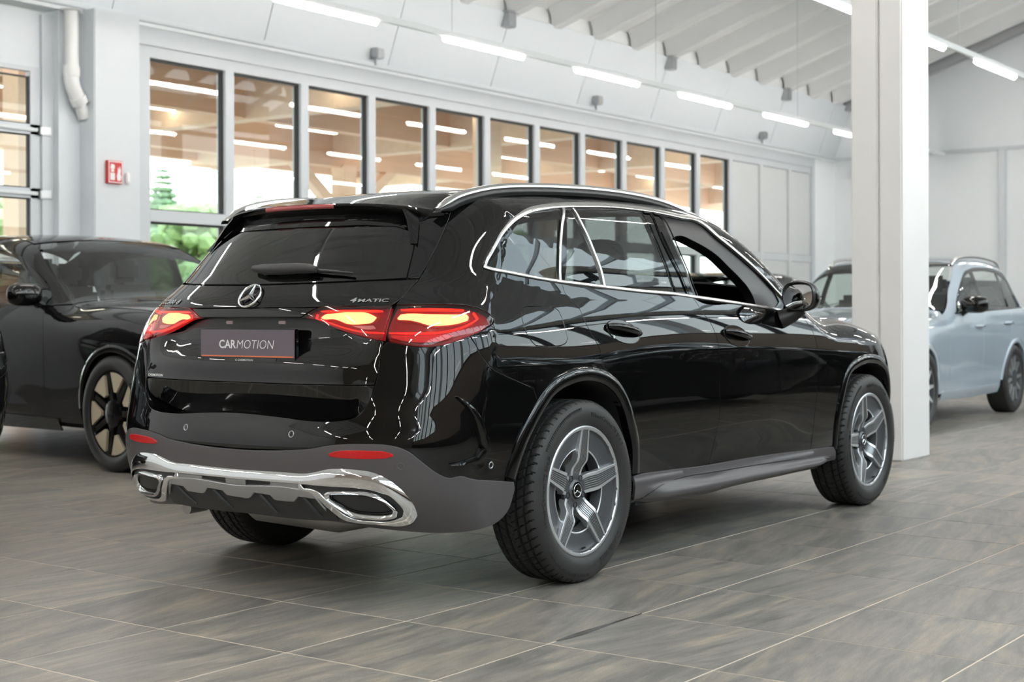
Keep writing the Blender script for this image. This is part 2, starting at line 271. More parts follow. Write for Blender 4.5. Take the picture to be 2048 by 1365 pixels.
# seams of the black wagon in body coordinates: (distance around the body from the tail, height), metres
CV = {
 'lamp_outer': [(0.849, 1.111), (0.892, 1.109), (0.930, 1.104), (0.966, 1.093), (0.992, 1.078), (1.011, 1.057), (1.003, 1.044), (0.969, 1.026), (0.937, 1.012), (0.899, 0.999), (0.840, 0.976), (0.809, 0.967), (0.784, 0.962), (0.755, 0.959), (0.735, 0.960), (0.677, 0.970)],
 'lamp_inner': [(0.350, 1.073), (0.357, 1.085), (0.374, 1.093), (0.497, 1.103), (0.658, 1.109)],
 'lamp_inner_low': [(0.350, 1.073), (0.377, 1.057), (0.440, 1.026), (0.503, 1.007), (0.568, 0.993), (0.627, 0.982)],
 'bump_seam': [(0.899, 0.999), (0.914, 0.968), (0.939, 0.919), (0.975, 0.878), (1.026, 0.852), (1.094, 0.826), (1.177, 0.796)],
 'rdoor_gap': [(1.506, 1.200), (1.507, 1.160), (1.531, 1.126), (1.569, 1.096), (1.578, 1.051), (1.606, 0.995), (1.645, 0.939), (1.670, 0.866), (1.685, 0.837)],
 'b_gap': [(2.509, 1.156), (2.531, 1.138), (2.562, 1.088), (2.630, 1.013), (2.663, 0.929), (2.669, 0.845), (2.672, 0.722), (2.685, 0.602), (2.670, 0.497), (2.638, 0.383)],
 'b_gap_up': [(2.463, 1.555), (2.429, 1.475), (2.444, 1.384), (2.468, 1.267), (2.509, 1.156)],
 'f_gap': [(3.573, 1.113), (3.609, 1.072), (3.712, 0.980), (3.736, 0.928), (3.749, 0.871), (3.751, 0.790), (3.747, 0.688), (3.744, 0.599), (3.738, 0.466), (3.729, 0.363)],
 'sill_top': [(1.942, 0.388), (2.016, 0.389), (2.233, 0.386), (2.551, 0.378), (3.047, 0.376), (3.729, 0.363), (4.005, 0.357)],
 'sill_bot': [(1.990, 0.248), (2.073, 0.252), (2.614, 0.239), (2.905, 0.251), (3.434, 0.254), (4.067, 0.262)],
 'arch_o': [(1.041, 0.467), (1.058, 0.520), (1.081, 0.573), (1.112, 0.633), (1.155, 0.692), (1.202, 0.745), (1.252, 0.791), (1.318, 0.827), (1.400, 0.849), (1.479, 0.861), (1.560, 0.862), (1.642, 0.850), (1.725, 0.823), (1.783, 0.791), (1.828, 0.751), (1.874, 0.695), (1.911, 0.631), (1.942, 0.583), (1.967, 0.534), (1.987, 0.462), (1.995, 0.399)],
 'farch_o': [(4.009, 0.348), (4.002, 0.465), (4.009, 0.586), (4.036, 0.683), (4.073, 0.755), (4.131, 0.796), (4.223, 0.824), (4.304, 0.838), (4.387, 0.845), (4.489, 0.840), (4.595, 0.821), (4.690, 0.785), (4.825, 0.727), (4.823, 0.668), (4.819, 0.595), (4.824, 0.528), (4.850, 0.460), (4.871, 0.378), (4.895, 0.309)],
 'clad_top': [(0.311, 0.577), (0.373, 0.584), (0.431, 0.597), (0.502, 0.606), (0.557, 0.609), (0.634, 0.608), (0.673, 0.600), (0.706, 0.583), (0.730, 0.560), (0.753, 0.537), (0.782, 0.510), (0.821, 0.489), (0.858, 0.494), (0.896, 0.480), (0.956, 0.468), (1.042, 0.454), (1.086, 0.447)],
 'clad_end': [(1.086, 0.447), (1.093, 0.419), (1.087, 0.392), (1.072, 0.344), (1.050, 0.319), (1.009, 0.296), (0.975, 0.290)],
 'chrome_top': [(-0.021, 0.484), (0.233, 0.491), (0.364, 0.496), (0.391, 0.502), (0.435, 0.514), (0.478, 0.518), (0.556, 0.516), (0.588, 0.512), (0.618, 0.500), (0.653, 0.478), (0.682, 0.449), (0.707, 0.416), (0.727, 0.376), (0.732, 0.351), (0.718, 0.330), (0.698, 0.324)],
 'chrome_low': [(-0.025, 0.453), (0.174, 0.453), (0.323, 0.454), (0.439, 0.456), (0.544, 0.455)],
 'step': [(-0.104, 0.425), (0.058, 0.429), (0.227, 0.430), (0.366, 0.430), (0.385, 0.422), (0.408, 0.401), (0.431, 0.381), (0.458, 0.354), (0.485, 0.333), (0.521, 0.326), (0.602, 0.322), (0.698, 0.322)],
 'ex_out': [(0.423, 0.430), (0.438, 0.439), (0.510, 0.443), (0.587, 0.440), (0.628, 0.424), (0.657, 0.397), (0.675, 0.375), (0.672, 0.351), (0.651, 0.343), (0.581, 0.339), (0.518, 0.348), (0.490, 0.363), (0.457, 0.389), (0.426, 0.417)],
 'ex_in': [(0.461, 0.419), (0.474, 0.426), (0.586, 0.424), (0.612, 0.413), (0.637, 0.390), (0.643, 0.369), (0.583, 0.368), (0.515, 0.368), (0.493, 0.385)],
 'diff_bot': [(-0.103, 0.312), (0.177, 0.309), (0.372, 0.315), (0.480, 0.306), (0.541, 0.297), (0.600, 0.293), (0.709, 0.284), (0.804, 0.278)],
 'refl': [(0.437, 0.569), (0.467, 0.579), (0.530, 0.585), (0.589, 0.586), (0.634, 0.584), (0.658, 0.575), (0.659, 0.568), (0.639, 0.561), (0.583, 0.556), (0.502, 0.555), (0.449, 0.558)],
 'fuel': [(1.165, 1.083), (1.175, 1.096), (1.195, 1.103), (1.235, 1.105), (1.342, 1.104), (1.391, 1.100), (1.413, 1.088), (1.420, 1.064), (1.424, 1.020), (1.426, 0.978), (1.416, 0.966), (1.384, 0.954), (1.334, 0.950), (1.240, 0.952), (1.210, 0.955), (1.189, 0.970), (1.167, 0.998), (1.157, 1.041)],
 'dlo': [(1.021, 1.255), (1.033, 1.277), (1.076, 1.321), (1.112, 1.355), (1.156, 1.393), (1.201, 1.422), (1.257, 1.451), (1.327, 1.477), (1.406, 1.499), (1.509, 1.518), (1.586, 1.529), (1.728, 1.544), (1.912, 1.556), (2.090, 1.565), (2.275, 1.566), (2.476, 1.561), (2.676, 1.547), (2.874, 1.525), (2.945, 1.470), (3.060, 1.411), (3.235, 1.318), (3.421, 1.201), (3.499, 1.149), (3.420, 1.092)],
 'dlo_low': [(3.413, 1.082), (3.363, 1.086), (2.912, 1.119), (2.535, 1.144), (2.378, 1.155), (2.076, 1.166), (1.811, 1.180), (1.629, 1.190), (1.505, 1.197), (1.284, 1.215), (1.132, 1.232), (1.070, 1.239), (1.043, 1.245), (1.026, 1.250)],
 'glass_q': [(1.050, 1.248), (1.062, 1.265), (1.113, 1.304), (1.191, 1.363), (1.280, 1.421), (1.355, 1.457), (1.458, 1.487), (1.555, 1.506), (1.670, 1.513), (1.495, 1.205), (1.294, 1.220), (1.145, 1.235)],
 'glass_rf': [(1.714, 1.516), (1.767, 1.519), (1.775, 1.455), (1.793, 1.367), (1.802, 1.245), (1.800, 1.189), (1.663, 1.195), (1.535, 1.202)],
 'divider': [(1.774, 1.521), (1.777, 1.476), (1.792, 1.415), (1.804, 1.333), (1.814, 1.258), (1.813, 1.189)],
 'glass_r': [(1.799, 1.521), (1.955, 1.532), (2.169, 1.539), (2.344, 1.538), (2.341, 1.468), (2.355, 1.365), (2.369, 1.249), (2.376, 1.168), (2.115, 1.175), (1.831, 1.188), (1.826, 1.259), (1.816, 1.334), (1.804, 1.415), (1.789, 1.477)],
 'bpil_r': [(2.357, 1.537), (2.418, 1.536), (2.406, 1.441), (2.431, 1.331), (2.467, 1.243), (2.491, 1.161), (2.392, 1.166), (2.376, 1.264), (2.362, 1.377), (2.349, 1.479)],
 'bpil_f': [(2.445, 1.535), (2.492, 1.532), (2.506, 1.497), (2.516, 1.435), (2.530, 1.349), (2.552, 1.252), (2.577, 1.156), (2.505, 1.161), (2.481, 1.244), (2.451, 1.339), (2.426, 1.449)],
 'open_f': [(2.519, 1.426), (2.558, 1.438), (2.614, 1.444), (2.716, 1.423), (2.816, 1.394), (2.911, 1.354), (2.982, 1.306), (3.067, 1.252), (3.138, 1.198), (3.164, 1.153), (3.160, 1.122), (2.880, 1.133), (2.586, 1.149), (2.563, 1.232), (2.541, 1.337)],
 'frame_f': [(2.440, 1.534), (2.492, 1.530), (2.595, 1.515), (2.743, 1.495), (2.886, 1.458), (3.044, 1.391), (3.162, 1.322), (3.263, 1.245), (3.340, 1.177), (3.356, 1.118), (3.324, 1.103), (3.153, 1.113), (2.875, 1.126), (2.555, 1.141), (2.537, 1.147), (2.510, 1.252), (2.461, 1.371)],
 'handle_r': [(1.741, 1.026), (1.772, 1.041), (1.857, 1.048), (1.953, 1.035), (1.980, 1.011), (1.987, 0.976), (1.953, 0.953), (1.872, 0.944), (1.797, 0.949), (1.750, 0.963), (1.736, 0.997)],
 'handle_f': [(2.731, 0.986), (2.759, 1.003), (2.819, 1.011), (2.896, 1.000), (2.957, 0.972), (2.990, 0.942), (2.970, 0.923), (2.898, 0.916), (2.819, 0.926), (2.762, 0.950)],
 'mirror': [(3.436, 1.234), (3.525, 1.237), (3.559, 1.220), (3.605, 1.191), (3.664, 1.150), (3.697, 1.121), (3.617, 1.100), (3.451, 1.097), (3.369, 1.111)],
 'crease': [(1.012, 1.060), (1.157, 1.065), (1.430, 1.077), (1.584, 1.082), (1.794, 1.071), (1.979, 1.062)],
 'side_flap': [(0.843, 0.780), (0.876, 0.750), (0.907, 0.702), (0.930, 0.648), (0.943, 0.586), (0.915, 0.549), (0.858, 0.537), (0.823, 0.537)],
 'pipe': [],
}
# ---------------------------------------------------------------- builders
class MB:
    """collects shapes into one mesh"""
    def __init__(s): s.v = []; s.f = []; s.m = []; s.sm = []
    def add(s, vs, fs, mi=0, smooth=False):
        o = len(s.v); s.v += [tuple(map(float, v)) for v in vs]; s.f += [tuple(i+o for i in f) for f in fs]
        s.m += [mi]*len(fs); s.sm += [smooth]*len(fs); return s
    def box(s, a, b, mi=0, bev=0.):
        x0, y0, z0 = a; x1, y1, z1 = b
        if bev <= 0:
            vs = [(x, y, z) for x in (x0, x1) for y in (y0, y1) for z in (z0, z1)]
            return s.add(vs, [(0, 1, 3, 2), (4, 6, 7, 5), (0, 4, 5, 1), (2, 3, 7, 6), (0, 2, 6, 4), (1, 5, 7, 3)], mi)
        bm = bmesh.new(); bmesh.ops.create_cube(bm, size=1)
        for v in bm.verts: v.co = Vector(((x0+x1)/2+v.co.x*(x1-x0), (y0+y1)/2+v.co.y*(y1-y0), (z0+z1)/2+v.co.z*(z1-z0)))
        bmesh.ops.bevel(bm, geom=bm.edges[:], offset=bev, segments=2, affect='EDGES'); s.bm(bm, mi, False); return s
    def bm(s, bm, mi=0, smooth=True):
        bm.verts.index_update(); s.add([v.co for v in bm.verts], [[v.index for v in f.verts] for f in bm.faces], mi, smooth); bm.free(); return s
    def obox(s, c, ax, ay, az, mi=0):
        c = Vector(c); ax, ay, az = map(Vector, (ax, ay, az))
        vs = [c+ax*i+ay*j+az*k for i in (-1, 1) for j in (-1, 1) for k in (-1, 1)]
        return s.add(vs, [(0, 1, 3, 2), (4, 6, 7, 5), (0, 4, 5, 1), (2, 3, 7, 6), (0, 2, 6, 4), (1, 5, 7, 3)], mi)
    def grid(s, P, mi=0, smooth=True, closed_u=False, flip=False, closed_v=False):
        P = np.asarray(P); nu, nv = P.shape[:2]; fs = []
        for i in range(nu if closed_u else nu-1):
            for j in range(nv if closed_v else nv-1):
                a, b, c, d = i*nv+j, ((i+1) % nu)*nv+j, ((i+1) % nu)*nv+(j+1) % nv, i*nv+(j+1) % nv
                fs.append((a, d, c, b) if flip else (a, b, c, d))
        return s.add(P.reshape(-1, 3), fs, mi, smooth)
    def tube(s, path, r, n=10, mi=0, caps=True, sx=1., up=(0, 0, 1)):
        path = [Vector(p) for p in path]; rs = r if hasattr(r, '__len__') else [r]*len(path); rows = []
        for i, p in enumerate(path):
            t = (path[min(i+1, len(path)-1)]-path[max(i-1, 0)]).normalized(); u = Vector(up)
            if abs(t.dot(u)) > .95: u = Vector((1, 0, 0))
            a = t.cross(u).normalized(); b = a.cross(t)
            rows.append([p+(a*math.cos(k*2*PI/n)*sx+b*math.sin(k*2*PI/n))*rs[i] for k in range(n)])
        s.grid(np.array([[tuple(v) for v in r_] for r_ in rows]), mi, True, closed_v=True)
        if caps:
            o = len(s.v); s.add([tuple(v) for v in rows[0]], [tuple(range(n))], mi); s.add([tuple(v) for v in rows[-1]], [tuple(range(n))[::-1]], mi)
        return s
    def lathe(s, prof, n=48, axis='y', mi=0, c=(0, 0, 0), smooth=True, a0=0., a1=2*PI):
        full = abs(a1-a0-2*PI) < 1e-6; an = np.linspace(a0, a1, n, endpoint=not full); pr = np.array(prof, float)
        P = np.zeros((len(an), len(pr), 3))
        ca, sa = np.cos(an)[:, None], np.sin(an)[:, None]
        if axis == 'y': P[..., 0] = ca*pr[:, 0]; P[..., 1] = pr[:, 1]; P[..., 2] = sa*pr[:, 0]
        elif axis == 'z': P[..., 0] = ca*pr[:, 0]; P[..., 1] = sa*pr[:, 0]; P[..., 2] = pr[:, 1]
        else: P[..., 1] = ca*pr[:, 0]; P[..., 2] = sa*pr[:, 0]; P[..., 0] = pr[:, 1]
        return s.grid(P+np.array(c), mi, smooth, closed_u=full)
    def prism(s, poly, ax, depth, org=(0, 0, 0), mi=0, smooth=False):
        """poly in the plane spanned by ax[0], ax[1]; extruded along ax[2]*depth"""
        A = [np.array(a, float) for a in ax]; o = np.array(org, float); n = len(poly)
        lo = [o+A[0]*p[0]+A[1]*p[1] for p in poly]; hi = [v+A[2]*depth for v in lo]
        s.add(lo+hi, [tuple(range(n))[::-1], tuple(range(n, 2*n))]+[(i, (i+1) % n, n+(i+1) % n, n+i) for i in range(n)], mi, smooth); return s
    def build(s, name, mats, parent=None, kind=None, auto=None, normals=None):
        me = bpy.data.meshes.new(name); me.from_pydata(s.v, [], s.f)
        mats = mats if isinstance(mats, (list, tuple)) else [mats]
        for m in mats: me.materials.append(MT[m])
        me.polygons.foreach_set('material_index', s.m); me.polygons.foreach_set('use_smooth', s.sm); me.update()
        if auto is not None:
            bm = bmesh.new(); bm.from_mesh(me); bmesh.ops.remove_doubles(bm, verts=bm.verts[:], dist=1e-5); bmesh.ops.recalc_face_normals(bm, faces=bm.faces[:])
            for f in bm.faces: f.smooth = True
            for e in bm.edges: e.smooth = not (len(e.link_faces) == 2 and e.calc_face_angle(0) > math.radians(auto))
            bm.to_mesh(me); bm.free()
        o = bpy.data.objects.new(name, me); COL.objects.link(o)
        if parent is not None: o.parent = parent
        if kind: o['kind'] = kind
        return o
def thing(name, label, cat, loc=(0, 0, 0), rz=0., group=None):
    o = bpy.data.objects.new(name, None); COL.objects.link(o); o.location = loc; o.rotation_euler = (0, 0, rz); o.empty_display_size = .2
    o['label'] = label; o['category'] = cat
    if group: o['group'] = group
    return o
def tag(o, label, cat, group=None):
    o['label'] = label; o['category'] = cat
    if group: o['group'] = group
    return o
def copy_part(o, parent, loc=None):
    c = o.copy(); COL.objects.link(c); c.parent = parent
    if loc is not None: c.location = loc
    for ch in o.children: copy_part(ch, c)
    return c
# ---- polygons in the surface's own coordinates
def poly_area(p): x, y = p[:, 0], p[:, 1]; return .5*np.sum(x*np.roll(y, -1)-np.roll(x, -1)*y)
def smooth_line(pts, step=.015, closed=False, corner=38):
    """densify a polyline; round between its points except at true corners"""
    p = np.array(pts, float); n = len(p); out = []
    def tan(i):
        if not closed and (i == 0 or i == n-1): return None
        a = p[i]-p[(i-1) % n]; b = p[(i+1) % n]-p[i]; la, lb = np.linalg.norm(a), np.linalg.norm(b)
        if la < 1e-9 or lb < 1e-9: return None
        if math.degrees(math.acos(np.clip(a@b/(la*lb), -1, 1))) > corner: return None
        t = a/la*lb+b/lb*la; return t/(np.linalg.norm(t)+1e-12)
    T = [tan(i) for i in range(n)]
    for i in range(n if closed else n-1):
        a, b = p[i], p[(i+1) % n]; d = b-a; L = np.linalg.norm(d)
        if L < 1e-9: continue
        t0 = T[i] if T[i] is not None else d/L; t1 = T[(i+1) % n] if T[(i+1) % n] is not None else d/L
        k = max(1, int(math.ceil(L/step))); u = np.arange(k)/k; u = u[:, None]
        out.append((2*u**3-3*u*u+1)*a+(u**3-2*u*u+u)*t0*L+(-2*u**3+3*u*u)*b+(u**3-u*u)*t1*L)
    if not closed: out.append(p[-1:])
    return np.concatenate(out)
def inset(p, d):
    if abs(d) < 1e-9: return p
    if poly_area(p) < 0: p = p[::-1]
    a = p-np.roll(p, 1, 0); b = np.roll(p, -1, 0)-p
    a /= np.linalg.norm(a, axis=1)[:, None]+1e-12; b /= np.linalg.norm(b, axis=1)[:, None]+1e-12
    na = np.stack([-a[:, 1], a[:, 0]], 1); nb = np.stack([-b[:, 1], b[:, 0]], 1); m = na+nb
    m /= np.maximum(.5, (1+np.sum(na*nb, 1)))[:, None]
    return p+m*d
def clean(p, eps=.0015):
    keep = np.linalg.norm(p-np.roll(p, 1, 0), axis=1) > eps; return p[keep]
def in_poly(q, p):
    x, y = q[:, 0], q[:, 1]; r = np.zeros(len(q), bool); a = p; b = np.roll(p, -1, 0)
    for (x0, y0), (x1, y1) in zip(a, b):
        c = (y0 > y) != (y1 > y)
        with np.errstate(divide='ignore', invalid='ignore'): r ^= c & (x < (x1-x0)*(y-y0)/(y1-y0)+x0)
    return r
def near_poly(q, p):
    d = np.full(len(q), 9.)
    for a, b in zip(p, np.roll(p, -1, 0)):
        v = b-a; t = np.clip(((q-a)@v)/(v@v+1e-12), 0, 1); d = np.minimum(d, np.linalg.norm(q-a-t[:, None]*v, axis=1))
    return d
def tri_region(outer, holes, step):
    loops = [outer]+list(holes); verts = []; edges = []
    for l in loops:
        o = len(verts); verts += [tuple(v) for v in l]; edges += [(o+i, o+(i+1) % len(l)) for i in range(len(l))]
    lo, hi = outer.min(0), outer.max(0)
    gx = np.arange(lo[0]+step/2, hi[0], step); gy = np.arange(lo[1]+step/2, hi[1], step*.9)
    if len(gx) and len(gy):
        G = np.stack(np.meshgrid(gx, gy, indexing='ij'), -1); G[:, ::2, 0] += step/2*.98; G = G.reshape(-1, 2)
        ok = in_poly(G, outer)
        for h in holes: ok &= ~in_poly(G, h)
        G = G[ok]
        if len(G):
            d = near_poly(G, outer)
            for h in holes: d = np.minimum(d, near_poly(G, h))
            verts += [tuple(v) for v in G[d > step*.42]]
    V, _e, F, ov, _oe, _of = delaunay_2d_cdt([Vector(v) for v in verts], edges, [], 0, 1e-7)
    V = np.array([tuple(v) for v in V]); tri = []
    F3 = []
    for f in F: F3 += [(f[0], f[i], f[i+1]) for i in range(1, len(f)-1)]
    c = V[np.array(F3)].mean(1); ok = in_poly(c, outer)
    for h in holes: ok &= ~in_poly(c, h)
    return V, [f for f, k in zip(F3, ok) if k]
XFORM = dict(scale=np.array([1., 1., 1.]))
def mesh_custom(name, V, N, F, mats, parent, mi=None):
    me = bpy.data.meshes.new(name); me.from_pydata([tuple(v) for v in V], [], F)
    mats = mats if isinstance(mats, (list, tuple)) else [mats]
    for m in mats: me.materials.append(MT[m])
    me.polygons.foreach_set('use_smooth', [True]*len(F))
    if mi is not None: me.polygons.foreach_set('material_index', mi)
    me.update(); me.normals_split_custom_set_from_vertices([tuple(n) for n in N])
    o = bpy.data.objects.new(name, me); COL.objects.link(o)
    if parent is not None: o.parent = parent
    return o
def panel(B, name, poly, mt, parent, holes=(), gap=.0023, off=0., step=.035, flange=.012, rnd=.0022, mirror=False, top=False, bend=None, dens=.016, corner=38):
    """a sheet of the body surface cut to a polygon given in surface coordinates, with a rounded hem; returns the object(s)"""
    outer = smooth_line(poly, dens, True, corner); outer = inset(clean(outer), gap)
    if poly_area(outer) < 0: outer = outer[::-1]
    hs = []
    for h in holes:
        h = clean(smooth_line(h, dens, True)); h = h if poly_area(h) > 0 else h[::-1]; hs.append(inset(h, -gap))
    V, F = tri_region(outer, hs, step)
    on = lambda q: (B.top(q) if top else B.pos(q))
    P = on(V); N = B.nrm(P)
    if bend is not None: P, N = bend(V, P, N)
    P = P+N*off
    F = [f if np.dot(np.cross(P[f[1]]-P[f[0]], P[f[2]]-P[f[0]]), N[f[0]]) > 0 else f[::-1] for f in F]
    if flange:
        vs = [P]; ns = [N]; cnt = len(P)
        for li, l in enumerate([outer]+hs):
            d = -1 if li == 0 else 1
            e = inset(l, d*.0016) if len(l) == len(inset(l, d*.0016)) else l
            Q0 = on(l); Q1 = on(e); n0 = B.nrm(Q0)
            if bend is not None: Q0, n0 = bend(l, Q0, n0); Q1, _ = bend(e, Q1, n0)
            t = Q1-Q0; t -= n0*np.sum(t*n0, 1)[:, None]; t /= np.linalg.norm(t, axis=1)[:, None]+1e-12
            r0 = Q0+n0*off; k = len(l)
            r1 = r0+t*rnd*.7-n0*rnd*.35; r2_ = r0+t*rnd-n0*rnd; r3 = r0+t*rnd-n0*flange
            vs += [r0, r1, r2_, r3]; ns += [n0, (n0+t)/1.414, t, t]
            fw_ = [(cnt+a*k+i, cnt+a*k+(i+1) % k, cnt+(a+1)*k+(i+1) % k, cnt+(a+1)*k+i) for a in range(3) for i in range(k)]
            test = np.cross(r0[1]-r0[0], r1[0]-r0[0])@(n0[0]+t[0])
            F += fw_ if test > 0 else [f[::-1] for f in fw_]
            cnt += 4*k
        P = np.concatenate(vs); N = np.concatenate(ns)
    sc = XFORM['scale']; P = P*sc; N = N/sc; N = N/np.linalg.norm(N, axis=1)[:, None]
    o = mesh_custom(name, P, N, F, mt, parent)
    if mirror:
        o2 = mesh_custom(name, P*[1, -1, 1], N*[1, -1, 1], [f[::-1] for f in F], mt, parent); return o, o2
    return o
def strip(B, name, line, width, mt, parent, off=.004, mirror=False, thick=.006, closed=False, dens=.02, w2=None):
    """a raised band following a line on the body (chrome mouldings, seals); width to both sides may taper"""
    c = smooth_line(line, dens, closed); n = len(c)
    t = np.roll(c, -1, 0)-np.roll(c, 1, 0)
    if not closed: t[0] = c[1]-c[0]; t[-1] = c[-1]-c[-2]
    t /= np.linalg.norm(t, axis=1)[:, None]; nn = np.stack([-t[:, 1], t[:, 0]], 1)
    w = np.array(width if hasattr(width, '__len__') else [width]*n)
    if len(w) != n: w = np.interp(np.linspace(0, 1, n), np.linspace(0, 1, len(w)), w)
    prof = [(-1, -thick), (-1, off*.35), (-.72, off*.85), (0, off), (.72, off*.85), (1, off*.35), (1, -thick)]
    rows = []
    for a, h in prof:
        q = c+nn*(w*a*.5)[:, None]; P = B.pos(q); rows.append(P+B.nrm(P)*h)
    G = np.stack(rows, 1)*XFORM['scale']; m = MB(); m.grid(G, 0, True, closed_u=closed)
    if not closed: m.add(G[0], [tuple(range(len(prof)))]); m.add(G[-1], [tuple(range(len(prof)))[::-1]])
    o = m.build(name, mt, parent, auto=40)
    if mirror:
        m2 = MB(); m2.grid(G*[1, -1, 1], 0, True, closed_u=closed, flip=True)
        if not closed: m2.add(G[0]*[1, -1, 1], [tuple(range(len(prof)))]); m2.add(G[-1]*[1, -1, 1], [tuple(range(len(prof)))[::-1]])
        return o, m2.build(name, mt, parent, auto=40)
    return o
def text_mesh(txt, size=1., offset=0., shear=0., depth=0., spacing=1.):
    cu = bpy.data.curves.new('t', 'FONT'); cu.body = txt; cu.size = size; cu.offset = offset; cu.shear = shear; cu.extrude = depth; cu.space_character = spacing; cu.resolution_u = 4
    o = bpy.data.objects.new('t', cu); COL.objects.link(o); dg = bpy.context.evaluated_depsgraph_get(); dg.update()
    me = o.evaluated_get(dg).to_mesh(); v = np.array([tuple(p.co) for p in me.vertices]); f = [tuple(p.vertices) for p in me.polygons]
    o.evaluated_get(dg).to_mesh_clear(); bpy.data.objects.remove(o); bpy.data.curves.remove(cu); return v, f
# ---------------------------------------------------------------- the hall
YW = 8.3; XE = 23.2; XB = -20.; YR = -8.0; RIDGE = -1.5; SL = .3375; ZE = 5.50
roofz = lambda y: ZE+SL*(7.87-y) if y > RIDGE else ZE+SL*(7.87-RIDGE)-SL*(RIDGE-y)
# floor: slate look tiles on a grout bed; the 300 tiles nearest the lens are objects of their own
floor = MB().box((XB, YR, -.2), (XE+.4, YW+.5, -.0012)).build('floor', 'grout', kind='structure')
TX, TY, X0, Y0 = .5845, .607, -.394, -.825
def tile_geo(m, x, y, b=.001):
    x0, x1, y0, y1 = x+.003, x+TX-.003, y+.003, y+TY-.003
    m.add([(x0, y0, -.004), (x1, y0, -.004), (x1, y1, -.004), (x0, y1, -.004), (x0+b, y0+b, 0), (x1-b, y0+b, 0), (x1-b, y1-b, 0), (x0+b, y1-b, 0)],
          [(4, 5, 6, 7), (0, 1, 5, 4), (1, 2, 6, 5), (2, 3, 7, 6), (3, 0, 4, 7)])
cells = []
for i in range(-33, 41):
    for j in range(-12, 16):
        x, y = X0+i*TX, Y0+j*TY
        d = Vector((x+.3, y+.3, 0))-CAM; z = d.dot(fw); r = d.dot(rt)
        vis = z > 3.0 and abs(r)/z < .42
        cells.append((z if vis else 99, x, y))
cells.sort()
proto = MB(); tile_geo(proto, 0, 0); tp = proto.build('tile', 'tile_single', floor); tp.location = (cells[0][1], cells[0][2], 0)
for c in cells[1:300]:
    t = tp.copy(); COL.objects.link(t); t.location = (c[1], c[2], 0)
rest = MB()
for c in cells[300:]: tile_geo(rest, c[1], c[2])
rest.build('tile', 'tile_field', floor, kind='stuff')
# ceiling: sloped deck with ribs running to the ridge
m = MB(); t = .12
for y0, y1 in ((7.95, RIDGE), (RIDGE, -6.5)):
    m.add([(XB, y0, roofz(y0)), (XE, y0, roofz(y0)), (XE, y1, roofz(y1)), (XB, y1, roofz(y1)), (XB, y0, roofz(y0)+t), (XE, y0, roofz(y0)+t), (XE, y1, roofz(y1)+t), (XB, y1, roofz(y1)+t)],
          [(0, 1, 2, 3), (4, 7, 6, 5), (0, 4, 5, 1), (2, 6, 7, 3), (0, 3, 7, 4), (1, 5, 6, 2)])
ceiling = m.build('ceiling', 'white_ceiling', kind='structure')
rb = MB(); L = 7.9-RIDGE
sec = [(-.20, .0), (-.13, -.10), (-.10, -.26), (-.08, -.28), (.08, -.28), (.10, -.26), (.13, -.10), (.20, .0)]
P = np.array([[(a, 0, b), (a, -L, b+SL*L)] for a, b in sec]); rb.grid(P, smooth=False)
rib = rb.build('rib', 'white_rib', ceiling, auto=30); rib.location = (12.55+.10, 7.9, roofz(7.9))
rb2 = MB(); L2 = RIDGE+6.5; P = np.array([[(a, 0, b), (a, L2, b+SL*L2)] for a, b in sec]); rb2.grid(P, smooth=False, flip=True)
rib_b = rb2.build('rib', 'white_rib', ceiling, auto=30); rib_b.location = (12.65, -6.5, roofz(-6.5))
for i in range(-17, 6):                                # unseen glazed strip added to the right hand slope for its mirrored panes
    x = 12.65+i*1.9
    if XB < x < XE: MB().prism([(-.05, 0), (.05, 0), (.05, -.16), (-.05, -.16)], ((1, 0, 0), (0, 0, 1), (0, -1, -SL)), 1.55, (x, -6.5, roofz(-6.5))).build('added_glazing_bar', 'frame_grey', ceiling)
    if XB < x < XE-1.9: MB().prism([(.05, 0), (1.85, 0), (1.85, .01), (.05, .01)], ((1, 0, 0), (0, 0, 1), (0, -1, -SL)), 1.55, (x, -6.5, roofz(-6.5))).build('roof_pane', 'window_pane', ceiling)
k = 0
for i in range(-31, 10):
    x = 12.65+i*1.09
    if not (XB+.2 < x < XE-.2): continue
    if i != 0: c = rib.copy(); COL.objects.link(c); c.location = (x, 7.9, roofz(7.9))
    
    if i != 0: c = rib_b.copy(); COL.objects.link(c); c.location = (x, -6.5, roofz(-6.5))
# left long wall: fascia of leaning panels above glazing
wl = MB()
wl.box((XB, YW, 4.19), (XE, YW+.3, 5.6)).box((XB, YW-.12, 4.15), (XE, YW+.3, 4.19)).box((XB, YW-.02, 0), (.9, YW+.3, 4.19)).box((22.15, YW-.06, 0), (XE, YW+.3, 4.19))
wall_left = wl.build('wall_left', 'white_wall', kind='structure')
xj = [7.14+2.18*i for i in range(-10, 9)]; xj = [x for x in xj if XB < x < XE-.3]
edges = [XB]+xj+[XE]
for a, b in zip(edges[:-1], edges[1:]):
    g = .008; q = [(YW-.07, 4.26), (YW-.43, 5.25), (YW-.33, 5.27), (YW-.0, 4.26)]
    m = MB().prism([(p[0], p[1]) for p in q], ((0, 1, 0), (0, 0, 1), (1, 0, 0)), b-a-2*g, (a+g, 0, 0)); m.build('panel', 'white_panel', wall_left)
MB().box((XB, YW-.14, 4.195), (XE, YW-.02, 4.255), bev=.008).build('trim_strip', 'white_panel', wall_left)
MB().box((XB, YW-.36, 5.27), (XE, YW-.30, 5.50)).build('ledge', 'white_rib', wall_left)
# pillar between gate and glazing
MB().box((4.556, YW-.30, 0), (5.137, YW+.2, 4.19), bev=.01).build('pillar', 'white_panel', wall_left)
MB().box((4.30, YW-.06, 0), (4.556, YW+.2, 4.19)).build('jamb', 'white_panel', wall_left)
